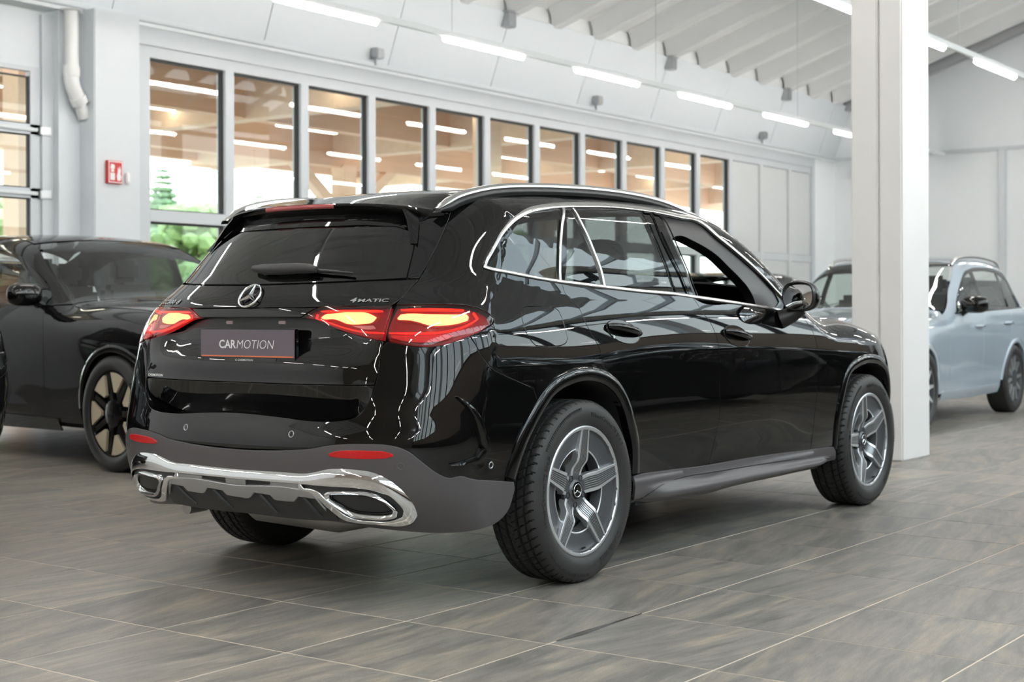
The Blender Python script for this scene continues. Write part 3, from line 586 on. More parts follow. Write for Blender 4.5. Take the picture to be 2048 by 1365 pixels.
# glazing
win = MB().box((5.137, YW-.10, 3.96), (22.15, YW+.1, 4.15)).box((5.137, YW-.06, 3.838), (22.15, YW+.08, 3.96)).box((5.137, YW-.08, 0), (5.26, YW+.1, 3.96)).box((5.26, YW-.06, 0), (5.466, YW+.08, 3.84)).box((22.03, YW-.10, 0), (22.15, YW+.1, 3.96)).build('window_1', 'frame_grey', kind='structure')
PW = 1.2075
for i in range(14):
    x = 5.466+i*PW; w = 1.07 if i < 13 else 1.07
    if i > 0: MB().box((x-.1375, YW-.07, 0), (x, YW+.08, 3.838), bev=.006).build('mullion', 'frame_grey' if i < 12 else 'panel_grey', win)
    for z0, z1 in ((2.208, 3.838), (1.08, 2.081), (.06, .96)):
        if i < 11:
            MB().box((x+.012, YW-.004, z0+.012), (x+w-.012, YW+.004, z1-.012)).build('pane', 'window_pane', win)
            g = MB()
            for a, b in (((x, z0), (x+.014, z1)), ((x+w-.02, z0), (x+w, z1)), ((x, z0), (x+w, z0+.012)), ((x, z1-.024), (x+w, z1))): g.box((a[0], YW-.03, a[1]), (b[0], YW+.03, b[1]))
            g.build('gasket', 'gasket', win)
        else: MB().box((x+.008, YW-.035, z0+.008), (x+w-.008, YW+.03, z1-.008), bev=.004).build('panel', 'panel_grey', win)
for z0, z1 in ((2.081, 2.208), (.96, 1.08), (0, .06)): MB().box((5.466, YW-.062, z0), (22.03, YW+.078, z1)).build('transom', 'frame_grey', win)
# sectional gate on the left
gate = MB().box((4.265-.10, YW+.02, 0), (4.30, YW+.2, 4.1)).build('door_1', 'frame_grey', kind='structure')
GX0 = 1.0
MB().box((GX0, YW+.06, 3.56), (4.17, YW+.14, 4.12)).build('top_section', 'white_panel', gate)
zs = [3.515, 2.934, 2.297, 1.66, 1.02, .38]
for i, (z1, z0) in enumerate(zip(zs[:-1], zs[1:])):
    MB().box((GX0, YW+.05, z0-.05), (4.17, YW+.13, z0-.004)).box((GX0, YW+.05, z0+.004), (4.17, YW+.13, z0+.05)).box((4.05, YW+.05, z0), (4.17, YW+.13, z1)).build('section_frame', 'frame_grey', gate)
    MB().box((GX0, YW+.02, z0-.02), (4.12, YW+.05, z0+.015), bev=.006).build('rail', 'frame_white', gate)
    MB().box((4.13, YW+.0, z0-.05), (4.27, YW+.05, z0+.03), bev=.006).build('hinge', 'galv', gate)
    MB().box((GX0, YW+.088, z0+.05), (4.05, YW+.094, z1-.05)).build('pane', 'window_pane', gate)
    MB().box((GX0, YW+.07, z0+.05), (4.05, YW+.11, z0+.062)).box((GX0, YW+.07, z1-.062), (4.05, YW+.11, z1-.05)).box((4.036, YW+.07, z0+.05), (4.05, YW+.11, z1-.05)).build('gasket', 'gasket', gate)
MB().box((GX0, YW+.05, 3.515), (4.17, YW+.13, 3.56)).build('head_rail', 'frame_grey', gate)
MB().box((GX0-.1, YW+.02, 0), (GX0, YW+.2, 4.1)).build('jamb', 'frame_grey', gate)
# end wall with its boarding
we = MB(); prof = [(YR, 0), (YW+.3, 0), (YW+.3, 5.5), (7.87, roofz(7.87)+.1), (RIDGE, roofz(RIDGE)+.1), (YR, roofz(YR)+.1)]
we.prism(prof, ((0, 1, 0), (0, 0, 1), (1, 0, 0)), .3, (XE, 0, 0)); wall_end = we.build('wall_end', 'white_wall', kind='structure')
MB().box((XE-.05, YR, 4.17), (XE, YW, 4.24), bev=.01).build('rail', 'white_panel', wall_end)
for y in (7.1, 4.75, 1.2, -2.6, -6.4): MB().box((XE-.06, y, 0), (XE, y+.13, 4.17), bev=.01).build('post', 'white_panel', wall_end)
MB().prism([(-.10, -.34), (.10, -.34), (.16, 0), (-.16, 0)], ((1, 0, 0), (0, 0, 1), (0, -1, SL)), L, (XE-.18, 7.9, roofz(7.9))).build('gable_beam', 'galv', wall_end)
MB().box((XE-.12, 7.0, 0), (XE, 7.22, 5.6), bev=.01).build('pilaster', 'white_panel', wall_end)
# right long wall: plaster below a band of high glazing (only seen mirrored in the cars)
wr = MB().box((XB, YR-.3, 1.25), (XE, YR, 3.0)).box((XB, YR-.3, 6.05), (XE, YR, 6.7)); wall_right = wr.build('wall_right', 'plaster_brown', kind='structure')
MB().box((XB, YR-.3, 0), (XE, YR, 1.25)).build('car_row_stand_in', 'stand_in_dark', wall_right)  # dark band added in place of parked cars, for the wagon's reflections
w2 = MB().box((XB, YR-.2, 3.0), (XE, YR, 3.1)).box((XB, YR-.2, 5.95), (XE, YR, 6.05)).build('window_2', 'gasket', kind='structure')
for i in range(23):
    x = XB+i*1.9; wd_ = .06 if i % 3 else .26
    MB().box((x-wd_, YR-.2, 3.1), (x+wd_, YR, 5.95)).build('mullion', 'gasket' if i % 3 else 'frame_grey', w2)
    if i < 22: MB().box((x+.06, YR-.104, 3.1), (x+1.9-.06, YR-.096, 5.95)).build('pane', 'window_pane', w2)
# back wall
wb = MB().prism([(YR, 0), (YW+.3, 0), (YW+.3, 5.6), (7.87, roofz(7.87)+.1), (RIDGE, roofz(RIDGE)+.1), (YR, roofz(YR)+.1)], ((0, 1, 0), (0, 0, 1), (1, 0, 0)), .3, (XB-.3, 0, 0))
wall_back = wb.build('wall_back', 'plaster_brown', kind='structure')
# the column
col = MB().box((5.253, -.20, 0), (5.79, -.025, 7.7), bev=.012).box((5.253, -.015, 0), (5.79, .19, 7.7), bev=.012).box((5.28, -.03, 0), (5.76, -.01, 7.7)).build('column', 'white_column', kind='structure')
col['kind'] = 'structure'
# lamp rails
tube = MB().box((-.745, -.028, -.05), (.745, .028, .012), bev=.02)
tb0 = None
RAILS = [(5.85, 4.10, 4.88, 'white lamp rail with glowing tubes running along the glazed wall'), (1.75, 4.12, 12.55, 'white lamp rail behind the white column, nearest the roof ridge'),
         (-2.35, 4.12, 11.9, 'white lamp rail on the far side of the column, out of view above the lens'), (-6.0, 4.12, 12.3, 'white lamp rail nearest the dark framed glazing')]
for y, z, ph, lab in RAILS:
    r = thing('lamp_rail', lab, 'lamp', (0, y, z))
    MB().box((XB+.5, -.025, 0), (XE-.3, .025, .07), bev=.006).build('rail', 'rail_white', r)
    for x in np.arange(XB+1.5, XE-.5, 2.18*2):
        yy = y; MB().tube([(x, 0, .07), (x, 0, roofz(y)-z)], .004, 6).build('wire', 'galv', r)
    i0 = int((XB+1.3-ph)/2.57)
    for i in range(i0, 12):
        x = ph+.06+.745+i*2.57
        if not XB+1.2 < x < XE-1.: continue
        if tb0 is None: tb0 = tube.build('tube', 'tube_light', r); tb0.location = (x, 0, -.006)
        else: c = tb0.copy(); COL.objects.link(c); c.parent = r; c.location = (x, 0, -.006)
# downpipe, sign, sensor, boxes, camera
pp = thing('drain_pipe', 'white plastic drain pipe with an elbow beside the gate', 'pipe', (4.36, YW-.19, 4.148))
MB().lathe([(.068, 0), (.068, -.62)], 20, 'z').build('pipe', 'pvc', pp)
m = MB().lathe([(.078, -.56), (.084, -.58), (.084, -.66), (.075, -.68)], 20, 'z')
m.tube([(0, 0, -.64), (0, 0, -.70), (.02, 0, -.78), (.07, .01, -.86), (.11, .02, -.92)], .075, 16); m.tube([(.075, .01, -.865), (.12, .02, -.93)], .086, 16); m.tube([(.11, .02, -.91), (.19, .05, -1.06)], .062, 16)
m.build('elbow', 'pvc', pp)
MB().lathe([(.11, 0), (.11, -.012), (.07, -.014)], 20, 'z').build('collar', 'pvc', pp)
sg = MB().box((4.80-.115, YW-.345, 2.52-.10), (4.80+.075, YW-.302, 2.52+.135), bev=.004).build('fire_sign', 'sign_red'); tag(sg, 'small red sign with white hose and flame symbols on the white pillar', 'sign')
sy = MB()
def flat(pts, x0=4.685, z0=2.42, w=.19, h=.235, t=.002):
    sy.prism([(x0+p[0]*w, z0+p[1]*h) for p in pts], ((1, 0, 0), (0, 0, 1), (0, -1, 0)), t, (0, YW-.345, 0))
flat([(.04, .03), (.96, .03), (.96, .07), (.04, .07)]); flat([(.04, .93), (.96, .93), (.96, .97), (.04, .97)]); flat([(.04, .07), (.08, .07), (.08, .93), (.04, .93)]); flat([(.92, .07), (.96, .07), (.96, .93), (.92, .93)])
flat([(.15, .15), (.45, .15), (.45, .46), (.15, .46)]); flat([(.2, .5), (.4, .5), (.4, .62), (.2, .62)]); flat([(.15, .66), (.30, .62), (.45, .66), (.42, .82), (.22, .86)])
flat([(.62, .14), (.82, .14), (.88, .3), (.82, .45), (.86, .6), (.78, .78), (.74, .6), (.66, .72), (.64, .5), (.58, .34)])
sy.build('symbol', 'white_print', sg)
tag(MB().box((4.93, YW-.335, 2.43), (4.985, YW-.30, 2.55), bev=.012).build('wall_sensor', 'white_print'), 'small white sensor box right of the red sign on the pillar', 'sensor')
for i, (x, lab) in enumerate(((9.0, 'small grey junction box above the glazing, nearest the gate'), (14.1, 'small grey junction box above the glazing, middle of three'), (19.75, 'small grey junction box above the glazing, nearest the end wall'))):
    o = MB().box((x-.07, YW-.24, 4.30), (x+.07, YW-.12, 4.43), bev=.012).box((x-.01, YW-.16, 4.22), (x+.01, YW-.13, 4.31)).build('junction_box', 'galv'); tag(o, lab, 'box', 'junction boxes above the glazing')
for i, (x, lab) in enumerate(((11.45, 'grey steel bracket at the top of the fascia, leftmost of three'), (15.9, 'grey steel bracket at the top of the fascia, middle of three'), (20.2, 'grey steel bracket at the top of the fascia, rightmost of three'))):
    o = MB().box((x-.09, YW-.50, 5.05), (x+.09, YW-.36, 5.24), bev=.006).box((x-.12, YW-.52, 5.24), (x+.12, YW-.34, 5.262)).build('bracket', 'galv'); tag(o, lab, 'bracket', 'brackets on the fascia')
cc = thing('security_camera', 'small white security camera on the end wall beside the glazing', 'camera', (XE-.12, 7.35, 3.95))
MB().box((0, .30, -.14), (.12, .46, .06), bev=.01).build('junction_plate', 'frame_white', cc)
MB().tube([(.05, .34, 0), (-.05, .2, .02), (-.06, .05, .05)], .02, 8).build('arm', 'frame_white', cc)
m = MB().tube([(-.06, .1, .06), (-.08, -.22, .05)], .055, 14); m.build('housing', 'frame_white', cc); MB().tube([(-.08, -.215, .05), (-.083, -.235, .05)], .045, 14).build('lens', 'gloss_black', cc)

wt = MB(); rg = random.Random(4); pts = []
wy = -1.4307
for x, a in ((-.93, .004), (-.86, .020), (-.80, .026), (-.72, .022), (-.62, .013), (-.50, .008), (-.39, .004)): pts.append((x, a*.5, a*.8))
n = len(pts); up_ = [(x, wy+a, .0009) for x, a, b in pts]; dn_ = [(x, wy-b, .0009) for x, a, b in pts]
wt.add(up_+dn_, [(i, i+1, n+i+1, n+i)[::-1] for i in range(n-1)]+[])
wt.add([(p[0], p[1], .0001) for p in up_+dn_], [(i, n+i, n+i+1, i+1) for i in range(n-1)])
tag(wt.build('wet_streak', 'wet'), 'thin dark wet streak along a floor joint in the foreground', 'stain')
# ---------------------------------------------------------------- outside the glazing
ground = MB().box((-60, -60, -.4), (140, 150, -.21)).build('ground', 'asphalt', kind='structure')
lawn = MB().box((-40, 26, -.21), (130, 120, -.1)).build('lawn', 'grass', kind='structure')
cp = thing('canopy', 'timber canopy with pale beams standing beyond the glazing', 'canopy', (0, 0, 0))
MB().box((-8, 9.4, 5.0), (34, 20.5, 5.15)).build('roof_deck', 'canopy_grey', cp)
for i, x in enumerate(np.arange(1.2, 33, 5.2)):
    MB().box((x-.16, 9.4, 4.2), (x+.16, 20.3, 4.99)).build('cross_beam', 'timber_pale', cp)
for y, z0, z1, mt_ in ((9.9, 4.45, 4.99, 'timber'), (13.2, 4.22, 4.97, 'timber'), (16.2, 4.05, 4.97, 'timber'), (20.2, 4.42, 5.1, 'timber')):
    MB().box((-8, y-.12, z0), (34, y+.12, z1)).build('long_beam', mt_, cp)
for i, x in enumerate((6.6, 17.1, 24.2)):
    MB().box((x-.18, 16.02, -.2), (x+.18, 16.38, 4.1)).build('post', 'timber_pale', cp)
    MB().box((x-.2, 16.0, 3.3), (x+.2, 16.4, 3.42)).build('post_plate', 'galv', cp)
    for s in (-1, 1):
        MB().prism([(x+s*.15, 2.95), (x+s*1.55, 4.06), (x+s*1.22, 4.06), (x+s*.15, 3.25)], ((1, 0, 0), (0, 0, 1), (0, 1, 0)), .2, (0, 16.1, 0)).build('brace', 'timber_pale', cp, auto=20)
MB().box((14.6, 10.6, -.2), (14.95, 10.95, 4.5)).build('post', 'timber_pale', cp); MB().box((5.72, 10.4, -.2), (5.98, 10.7, 4.9)).build('post', 'timber', cp); MB().box((5.42, 10.5, -.2), (5.72, 10.8, 4.9)).build('post', 'timber_pale', cp)
for y in (11.4, 14.6): MB().box((-8, y-.05, 4.60), (34, y+.05, 4.72)).build('conduit', 'frame_white', cp)
tb = MB().box((-.75, -.05, -.03), (.75, .05, .03)); t0 = None
for y, z in ((11.0, 4.55), (14.8, 4.5), (18., 4.6)):
    for x in np.arange(-4, 32, 3.1):
        if t0 is None: t0 = tb.build('light_strip', 'canopy_light', cp); t0.location = (x, y, z)
        else: c = t0.copy(); COL.objects.link(c); c.location = (x, y, z)
def lump(m, c, r, seed, n=2, sq=1.):
    bm = bmesh.new(); bmesh.ops.create_icosphere(bm, subdivisions=n, radius=1); rg = random.Random(seed)
    for v in bm.verts:
        k = 1+rg.uniform(-.22, .22); v.co = Vector((c[0]+v.co.x*r*k, c[1]+v.co.y*r*k, c[2]+v.co.z*r*k*sq))
    m.bm(bm, 0, False)
def tree(kind, x, y, h, lab, seed):
    rg = random.Random(seed); t = thing('conifer' if kind == 'c' else 'tree', lab, 'tree', (x, y, -.1)); m = MB()
    if kind == 'c':
        for k in range(26):
            f = k/26; r = (1-f)*h*.24+.12
            for a in range(5): an = a*1.257+k*.7+rg.uniform(-.3, .3); lump(m, (math.cos(an)*r*.6, math.sin(an)*r*.6, h*(.12+.86*f)), r*.5, seed*99+k*7+a, 1, .55)
    else:
        for k in range(190):
            an = rg.uniform(0, 6.28); rr = math.sqrt(rg.random())*h*.36; z = h*rg.uniform(.22, .92); s = 1-abs(z/h-.5)*.9
            lump(m, (math.cos(an)*rr*s, math.sin(an)*rr*s, z), h*rg.uniform(.05, .09), seed*77+k, 1, .85)
    m.build('foliage', {'c': 'leaf_dark', 'b': 'leaf', 'p': 'leaf_pale'}[kind], t); MB().tube([(0, 0, 0), (.05, 0, h*.5), (0, .05, h*.85)], [h*.03, h*.02, h*.008], 8).build('trunk', 'bark', t)
TL = ['slim dark conifer seen over the low pane left of the first mullion', 'bright broadleaf tree low in the first pane', 'pale bushy tree beyond the left pane', 'broadleaf tree showing above the parked black car', 'dark conifer by the second mullion', 'pale tree in the second pane', 'round green tree beyond the third pane',
      'broad tree hidden mostly by the wagon roof', 'green tree far along the lawn', 'pale tree far along the lawn', 'conifer far along the lawn', 'last green tree along the lawn']
for i, (k, x, y, h) in enumerate((('c', 36.0, 44, 7.9), ('b', 26.2, 36, 5.3), ('p', 21.6, 36, 5.1), ('b', 30.8, 36, 5.4), ('c', 42.6, 45, 7.2), ('p', 35.4, 36, 5.1), ('c', 48.0, 45, 7.9), ('b', 40.1, 36, 5.4), ('b', 44.9, 36, 5.5), ('p', 53.5, 41, 5.8), ('c', 59, 46, 7.5), ('b', 65, 46, 6.2))): tree(k, x, y, h, TL[i], 11+i)
for i, (x, lab) in enumerate(((20.0, 'low green hedge bush at the left end of the lawn'), (25.0, 'low green hedge bush below the slim conifer'), (30.0, 'low green hedge bush behind the parked black car roof'), (35.0, 'low green hedge bush by the second pane'), (40.0, 'low green hedge bush far right on the lawn'))):
    t = thing('bush', lab, 'bush', (x, 30.5, -.1)); m = MB(); rg = random.Random(i)
    for k in range(260): lump(m, (rg.uniform(-2.1, 2.1), rg.uniform(-.9, .9), rg.uniform(.2, 2.6)), rg.uniform(.14, .30), i*300+k, 1)
    m.build('foliage', 'leaf' if i % 2 else 'leaf_pale', t)
# ---------------------------------------------------------------- wheels
def star_badge(name, R, parent, matname, place, thick=.004):
    """three pointed star in a ring, laid out in a plane (u,v,h) and mapped by place()"""
    m = MB(); n = 48; rows = []
    for a in np.linspace(0, 2*PI, n, endpoint=False):
        rows.append([place(math.sin(a)*r, math.cos(a)*r, h) for r, h in ((R, 0), (R*.985, thick), (R*.90, thick), (R*.875, 0))])
    m.grid(np.array(rows), 0, True, closed_u=True)
    for k in range(3):
        a = k*2*PI/3; d = (math.sin(a), math.cos(a)); e = (d[1], -d[0]); pt = lambda u, w, h: place(d[0]*u*R+e[0]*w*R, d[1]*u*R+e[1]*w*R, h)
        m.add([pt(.90, .035, thick*.4), pt(.13, .15, 0), pt(0, 0, thick*1.6), pt(.13, -.15, 0), pt(.90, -.035, thick*.4), pt(.9, 0, thick*.9)], [(0, 1, 2, 5), (5, 2, 3, 4)])
    return m.build(name, matname, parent)
def arc_text(m, txt, r, size, a_mid, y, mi=0, sp=1., depth=.0012, off=.0):
    v, f = text_mesh(txt, size, off, 0, depth, sp); v = v-[(v[:, 0].min()+v[:, 0].max())/2, 0, 0]
    th = a_mid-v[:, 0]/(r+size*.35); rr = r+v[:, 1]
    m.add(np.stack([rr*np.cos(th), y-(v[:, 2]+depth), rr*np.sin(th)], 1), f, mi)
TYRE_PROF = [(.258, -.094), (.264, -.104), (.272, -.110), (.285, -.1165), (.300, -.1195), (.316, -.1195), (.330, -.117), (.343, -.112), (.353, -.105), (.360, -.097), (.3645, -.088)]
def make_tyre(parent, R=.366, k=1., rin=.258, hi=True, wscale=1.):
    """tread with V-shaped lateral grooves cut between circumferential channels"""
    nA = 1024 if hi else 96; a = np.linspace(0, 2*PI, nA, endpoint=False)
    s0 = [(rin+(r-.258)*(R-rin)/(.366-.258), y*wscale) for r, y in TYRE_PROF]; ty = np.concatenate([np.linspace(-.082, .082, 46 if hi else 8)])*wscale
    prof = s0+[(R-.0012*(abs(y)/.082/wscale)**4*.8, y) for y in ty]+[(r, -y) for r, y in s0[::-1]]
    pr = np.array(prof); r = np.tile(pr[:, 0], (nA, 1)); y = np.tile(pr[:, 1], (nA, 1))
    if hi:
        ay = np.abs(y); tread = (r > .352*R/.366)
        ph = (a[:, None]*62/(2*PI)+ay*15+np.where(y > 0, .5, 0)) % 1
        lat = (ph < .15) & tread & (ay < .104); ch = tread & ((np.abs(ay-.028) < .0045) | (np.abs(ay-.066) < .0045))
        sipe = tread & (np.abs((ph*4) % 1-.5) < .12) & (ay < .085)
        r = r-np.where(ch, .0075, np.where(lat, .0065, np.where(sipe, .002, 0)))
        side = (r > .322) & (r < .344) & (ay > .105); r = r-0
    P = np.stack([np.cos(a)[:, None]*r, y, np.sin(a)[:, None]*r], -1)
    m = MB(); m.grid(P, 0, True, closed_u=True)
    if hi:
        deep = np.where(ch | lat, 1., np.where(sipe, .45, 0)); dm = (deep[:, :-1]+np.roll(deep, -1, 0)[:, :-1]+deep[:, 1:]+np.roll(deep, -1, 0)[:, 1:])/4
        m.m = [1 if d > .40 else 0 for d in dm.ravel()]
    if hi:
        arc_text(m, 'WinterContact TS 870 P', .299, .026, math.radians(178), -.1192, 0, 1.06)
        arc_text(m, 'Continental', .293, .040, math.radians(-52), -.1185, 0, 1.0, off=.0006)
        arc_text(m, 'WinterContact TS 870 P', .299, .026, math.radians(62), -.1192, 0, 1.06)
        # ribbed scuff bands
        for a0, a1 in ((100, 150), (-140, -85), (-20, 20)):
            for q in np.arange(a0, a1, 1.6):
                t = math.radians(q); c, s_ = math.cos(t), math.sin(t)
                m.obox((c*.329, -.1172, s_*.329), (c*.010, .0, s_*.010), (0, .0011, 0), (-s_*.0016, 0, c*.0016))
    return m.build('tyre', ['rubber', 'groove_shade'], parent, auto=48 if hi else None)
def wheel_five(parent, loc, rot, right=True):
    """wheel with five grooved spokes; outer face looks to -y"""
    w = MB().lathe([(.2625, -.094), (.2615, -.1025), (.257, -.1055), (.249, -.1045), (.2455, -.100)], 96, mi=1)
    w.lathe([(.2455, -.100), (.241, -.088), (.236, -.05), (.226, .06), (.228, .10)], 72, mi=0)
    w.lathe([(.2435, -.0905), (.240, -.0885), (.172, -.0775)], 72, mi=0).lathe([(.172, -.0775), (.1695, -.0785), (.166, -.076)], 72, mi=1).lathe([(.166, -.076), (.162, -.055), (.160, -.03)], 72, mi=0)
    w.lathe([(.225, .06), (.0, .06)], 48, mi=2)
    rim = w.build('wheel', ['rim_dark', 'rim_machined', 'void'], parent, auto=40)
    rim.location = loc; rim.rotation_euler = (0, -rot, 0) if right else (0, rot, PI)
    dsc = MB().lathe([(.0, -.012), (.165, -.012), (.165, .012), (0, .012)], 60, mi=0).lathe([(.0, -.05), (.075, -.05), (.08, -.012)], 40, mi=1); dsc.build('brake_disc', ['steel', 'underbody'], rim, auto=35)
    # grooved spoke
    rs = [.060, .078, .095, .108, .120, .135, .17, .21, .238, .2475]
    ys = [-.060, -.063, -.071, -.081, -.090, -.094, -.0965, -.0995, -.1015, -.1035]
    hw = [.0360, .0385, .0400, .0400, .0390, .0375, .0345, .0315, .0290, .0285]
    cols = [(-1., .030, 1), (-1., .0012, 1), (-.97, 0, 1), (-.64, 0, 1), (-.60, .0035, 0)]
    for q in (-.48, -.26, -.03, .20, .43): cols += [(q-.02, .0035, 0), (q+.0, .0016, 1), (q+.045, .0016, 1), (q+.065, .0035, 0)]
    cols += [(.60, .0035, 0), (.64, 0, 1), (.97, 0, 1), (1., .0012, 1), (1., .030, 1)]
    P = np.array([[(c[0]*h, y+c[1], r) for c in cols] for r, y, h in zip(rs, ys, hw)])
    sp_ = MB()
    for j in range(len(cols)-1):
        mi = 1 if (cols[j][2] == 1 and cols[j+1][2] == 1) else 0
        sp_.grid(P[:, j:j+2], mi, False)
    sp0 = sp_.build('spoke', ['rim_dark', 'rim_machined'], rim, auto=25)
    for k in range(5):
        o = sp0 if k == 0 else sp0.copy()
        if k: COL.objects.link(o); o.parent = rim
        o.rotation_euler = (0, k*2*PI/5, 0)
    hub = MB().lathe([(.080, -.045), (.078, -.0575), (.070, -.060), (.044, -.060), (.040, -.066), (.036, -.068)], 48); hub.build('hub', 'rim_dark', rim, auto=30)
    cap = MB().lathe([(.0365, -.066), (.034, -.0705), (.030, -.071), (.0, -.0712)], 40).build('centre_cap', 'gloss_black', rim, auto=30)
    star_badge('emblem', .028, rim, 'chrome', lambda u, v, h: (u, -.0712-h*.6, v), .003)
    for k in range(5):
        a = (k+.5)*2*PI/5; c = (math.sin(a)*.058, 0, math.cos(a)*.058)
        MB().lathe([(.0115, -.0625), (.0105, -.061), (.010, -.045), (0, -.045)], 20, c=c).lathe([(.0125, -.0605), (.0125, -.0625), (.0115, -.0625)], 20, c=c).build('lug_bolt', 'rim_black', rim)
    MB().tube([(.02, -.085, -.232), (.02, -.105, -.224)], .004, 8).build('valve', 'rubber_gloss', rim)
    return rim
# ---------------------------------------------------------------- the black wagon
car = thing('car', 'large black estate SUV in the foreground, seen from behind, with lit tail lamps', 'car')
def rear_tuck(ay, z):
    mk = 1-sstep(.50, .67, ay); return mk*(.082*np.maximum(0, (.815-z)/.125)+.010*(1-sstep(.80, .90, z)))
def rear_low(ay, z): return rear_tuck(ay, z)+(1-sstep(.42, .66, ay))*.040*sstep(.875, 1.0, z)
B0 = main_body(); BT = main_body(rear_low)
BP = 'black_paint'; XF = B0.S1-B0.xc                   # s = x + XF on the flank
mir = lambda half: half+[(-a, b) for a, b in half[::-1] if abs(a) > 1e-6]
TG = [(0, .700), (.2, .694), (.40, .684), (.47, .688), (.53, .703), (.575, .755), (.597, .82), (.607, .87), (.620, .96), (.627, 1.01), (.647, 1.08), (.663, 1.112), (.68, 1.132), (.715, 1.17), (.756, 1.211), (.787, 1.26), (.826, 1.314), (.866, 1.368), (.905, 1.42), (.927, 1.447), (.948, 1.475)]
tgi = lambda z: float(np.interp(z, [p[1] for p in TG[6:]], [p[0] for p in TG[6:]]))
# tail: lower tailgate, garnish, upper tailgate, glass
tail = panel(B0, 'tailgate', mir([(0, 1.104), (.36, 1.104), (.5, 1.107), (.655, 1.1135), (.68, 1.132), (.715, 1.17), (.752, 1.207), (.62, 1.203), (.45, 1.197), (.25, 1.193), (0, 1.191)]), BP, car)
low_line = [(0, 1.026), (.30, 1.026), (.44, 1.020), (.503, 1.005), (.568, .990), (.626, .979)]
panel(BT, 'lower_panel', mir([(0, .8165), (.3, .8165), (.5, .818), (.594, .820), (.607, .87), (.620, .96), (.6235, .977)]+low_line[::-1][1:]), BP, tail, step=.03, corner=25)
panel(BT, 'lower_trim', mir([(0, .699), (.2, .694), (.40, .684), (.47, .688), (.53, .703), (.575, .755), (.594, .817), (.5, .8145), (.3, .813), (0, .813)]), 'gloss_black', tail, off=-.002)
panel(BT, 'handle_recess', mir([(0, 1.026), (.30, 1.026), (.44, 1.021), (.36, 1.052), (.30, 1.064), (0, 1.064)]), 'recess_black', tail, step=.02, gap=-.001, flange=.01, corner=12)
panel(B0, 'garnish', mir([(0, 1.066), (.288, 1.066), (.355, 1.101), (0, 1.101)]), BP, tail, flange=.035, off=.001, corner=15)
gl = [(0, 1.1945), (.25, 1.197), (.45, 1.201), (.62, 1.207), (.705, 1.2115), (.716, 1.25), (.735, 1.31), (.748, 1.36), (.752, 1.41), (.745, 1.46), (.4, 1.475), (0, 1.48)]
panel(B0, 'rear_glass', mir(gl), 'tint_glass', tail, off=-.001, flange=0, step=.03)
gi = [(0, 1.222), (.25, 1.222), (.45, 1.226), (.60, 1.234), (.655, 1.25), (.672, 1.30), (.686, 1.36), (.690, 1.44), (.4, 1.452), (0, 1.455)]
panel(B0, 'glass_border', mir(gl), 'gloss_black', tail, holes=[mir(gi)], off=-.007, flange=.0, gap=0)
for s_ in (1, -1): panel(B0, 'rear_pillar', [(s_*a, b) for a, b in [(.708, 1.2115), (.752, 1.2095), (.787, 1.26), (.826, 1.314), (.866, 1.368), (.905, 1.42), (.927, 1.447), (.948, 1.475), (.90, 1.49), (.75, 1.475), (.757, 1.41), (.752, 1.36), (.739, 1.31), (.720, 1.25)]], BP, tail, off=.001)
# bumper, quarter, doors, fender
clad_half = [(0, .565), (.2, .570)]+CV['clad_top']
bump = [p for p in TG[:10]]
bumper_poly = [(a, b) for a, b in TG[:6]]+TG[6:9]+[(.636, .977)]+[(.677, .968), (.735, .958), (.784, .960), (.841, .975), (.897, .997)]+CV['bump_seam'][1:]+[(1.205, .744), (1.158, .691), (1.114, .632), (1.082, .573), (1.058, .520), (1.041, .467), (1.0415, .455)]+CV['clad_top'][::-1][1:]+[(.2, .572), (0, .567)]
bumper = panel(B0, 'rear_bumper', mir(bumper_poly[1:-1] if False else bumper_poly), BP, car, step=.03)
m = MB(); sh = np.array([(a, b) for a, b in [(-q[0], q[1]) for q in TG[6:0:-1]]+TG[:7]]); q0 = smooth_line(sh, .02)
Pa = B0.pos(q0); Pb = Pa+np.stack([np.full(len(Pa), .14), -np.sign(Pa[:, 1])*.02*np.abs(Pa[:, 1]), np.full(len(Pa), .004)], 1)
m.grid(np.stack([Pa+[0, 0, -.001], Pb], 1), 0, True); m.build('step_ledge', 'gloss_black', bumper)
roof_seam = [tuple(v) for v in B0.param(B0.top(np.array([(x, -.615+.03*sstep(-.1, -.42, x)) for x in np.linspace(-.36, 1.50, 26)])))]
apil = [tuple(v) for v in B0.param(B0.top(np.array([(1.62, -.635), (1.75, -.66), (1.88, -.69), (2.0, -.72), (2.08, -.745)])))]
dlo_top = CV['dlo'][:-1]; dlo_low = CV['dlo_low']
arch = CV['arch_o']
hood_seam = [tuple(v) for v in B0.param(B0.top(np.array([(2.16, -.765), (2.4, -.77), (2.7, -.765), (3.0, -.745), (3.2, -.72), (3.36, -.69)])))]
q_arch = [p for p in arch if 1.181 < p[0] < 1.69][::-1]
quarter_poly = [(.663, 1.112), (.68, 1.132), (.715, 1.17), (.756, 1.211), (.787, 1.26), (.826, 1.314), (.866, 1.368), (.905, 1.42), (.927, 1.447), (.948, 1.475), (.985, 1.497)]+roof_seam+apil+[(3.60, 1.135), (3.53, 1.128)]+dlo_top[::-1]+[(1.026, 1.249), (1.043, 1.244)]+dlo_low[::-1][3:6]+CV['rdoor_gap']+[p for p in q_arch]+[(1.181, .796)]+CV['bump_seam'][::-1][1:]+[(.937, 1.012), (.968, 1.026), (1.001, 1.044), (1.009, 1.057), (.990, 1.078), (.964, 1.093), (.930, 1.104), (.892, 1.110), (.849, 1.112), (.75, 1.1125)]
quarters = panel(B0, 'quarter_panel', quarter_poly, BP, car, holes=[CV['fuel']], mirror=True, step=.024)
panel(B0, 'fuel_flap', CV['fuel'], BP, quarters[0], step=.04)
rd_arch = [p for p in arch if p[0] > 1.69]
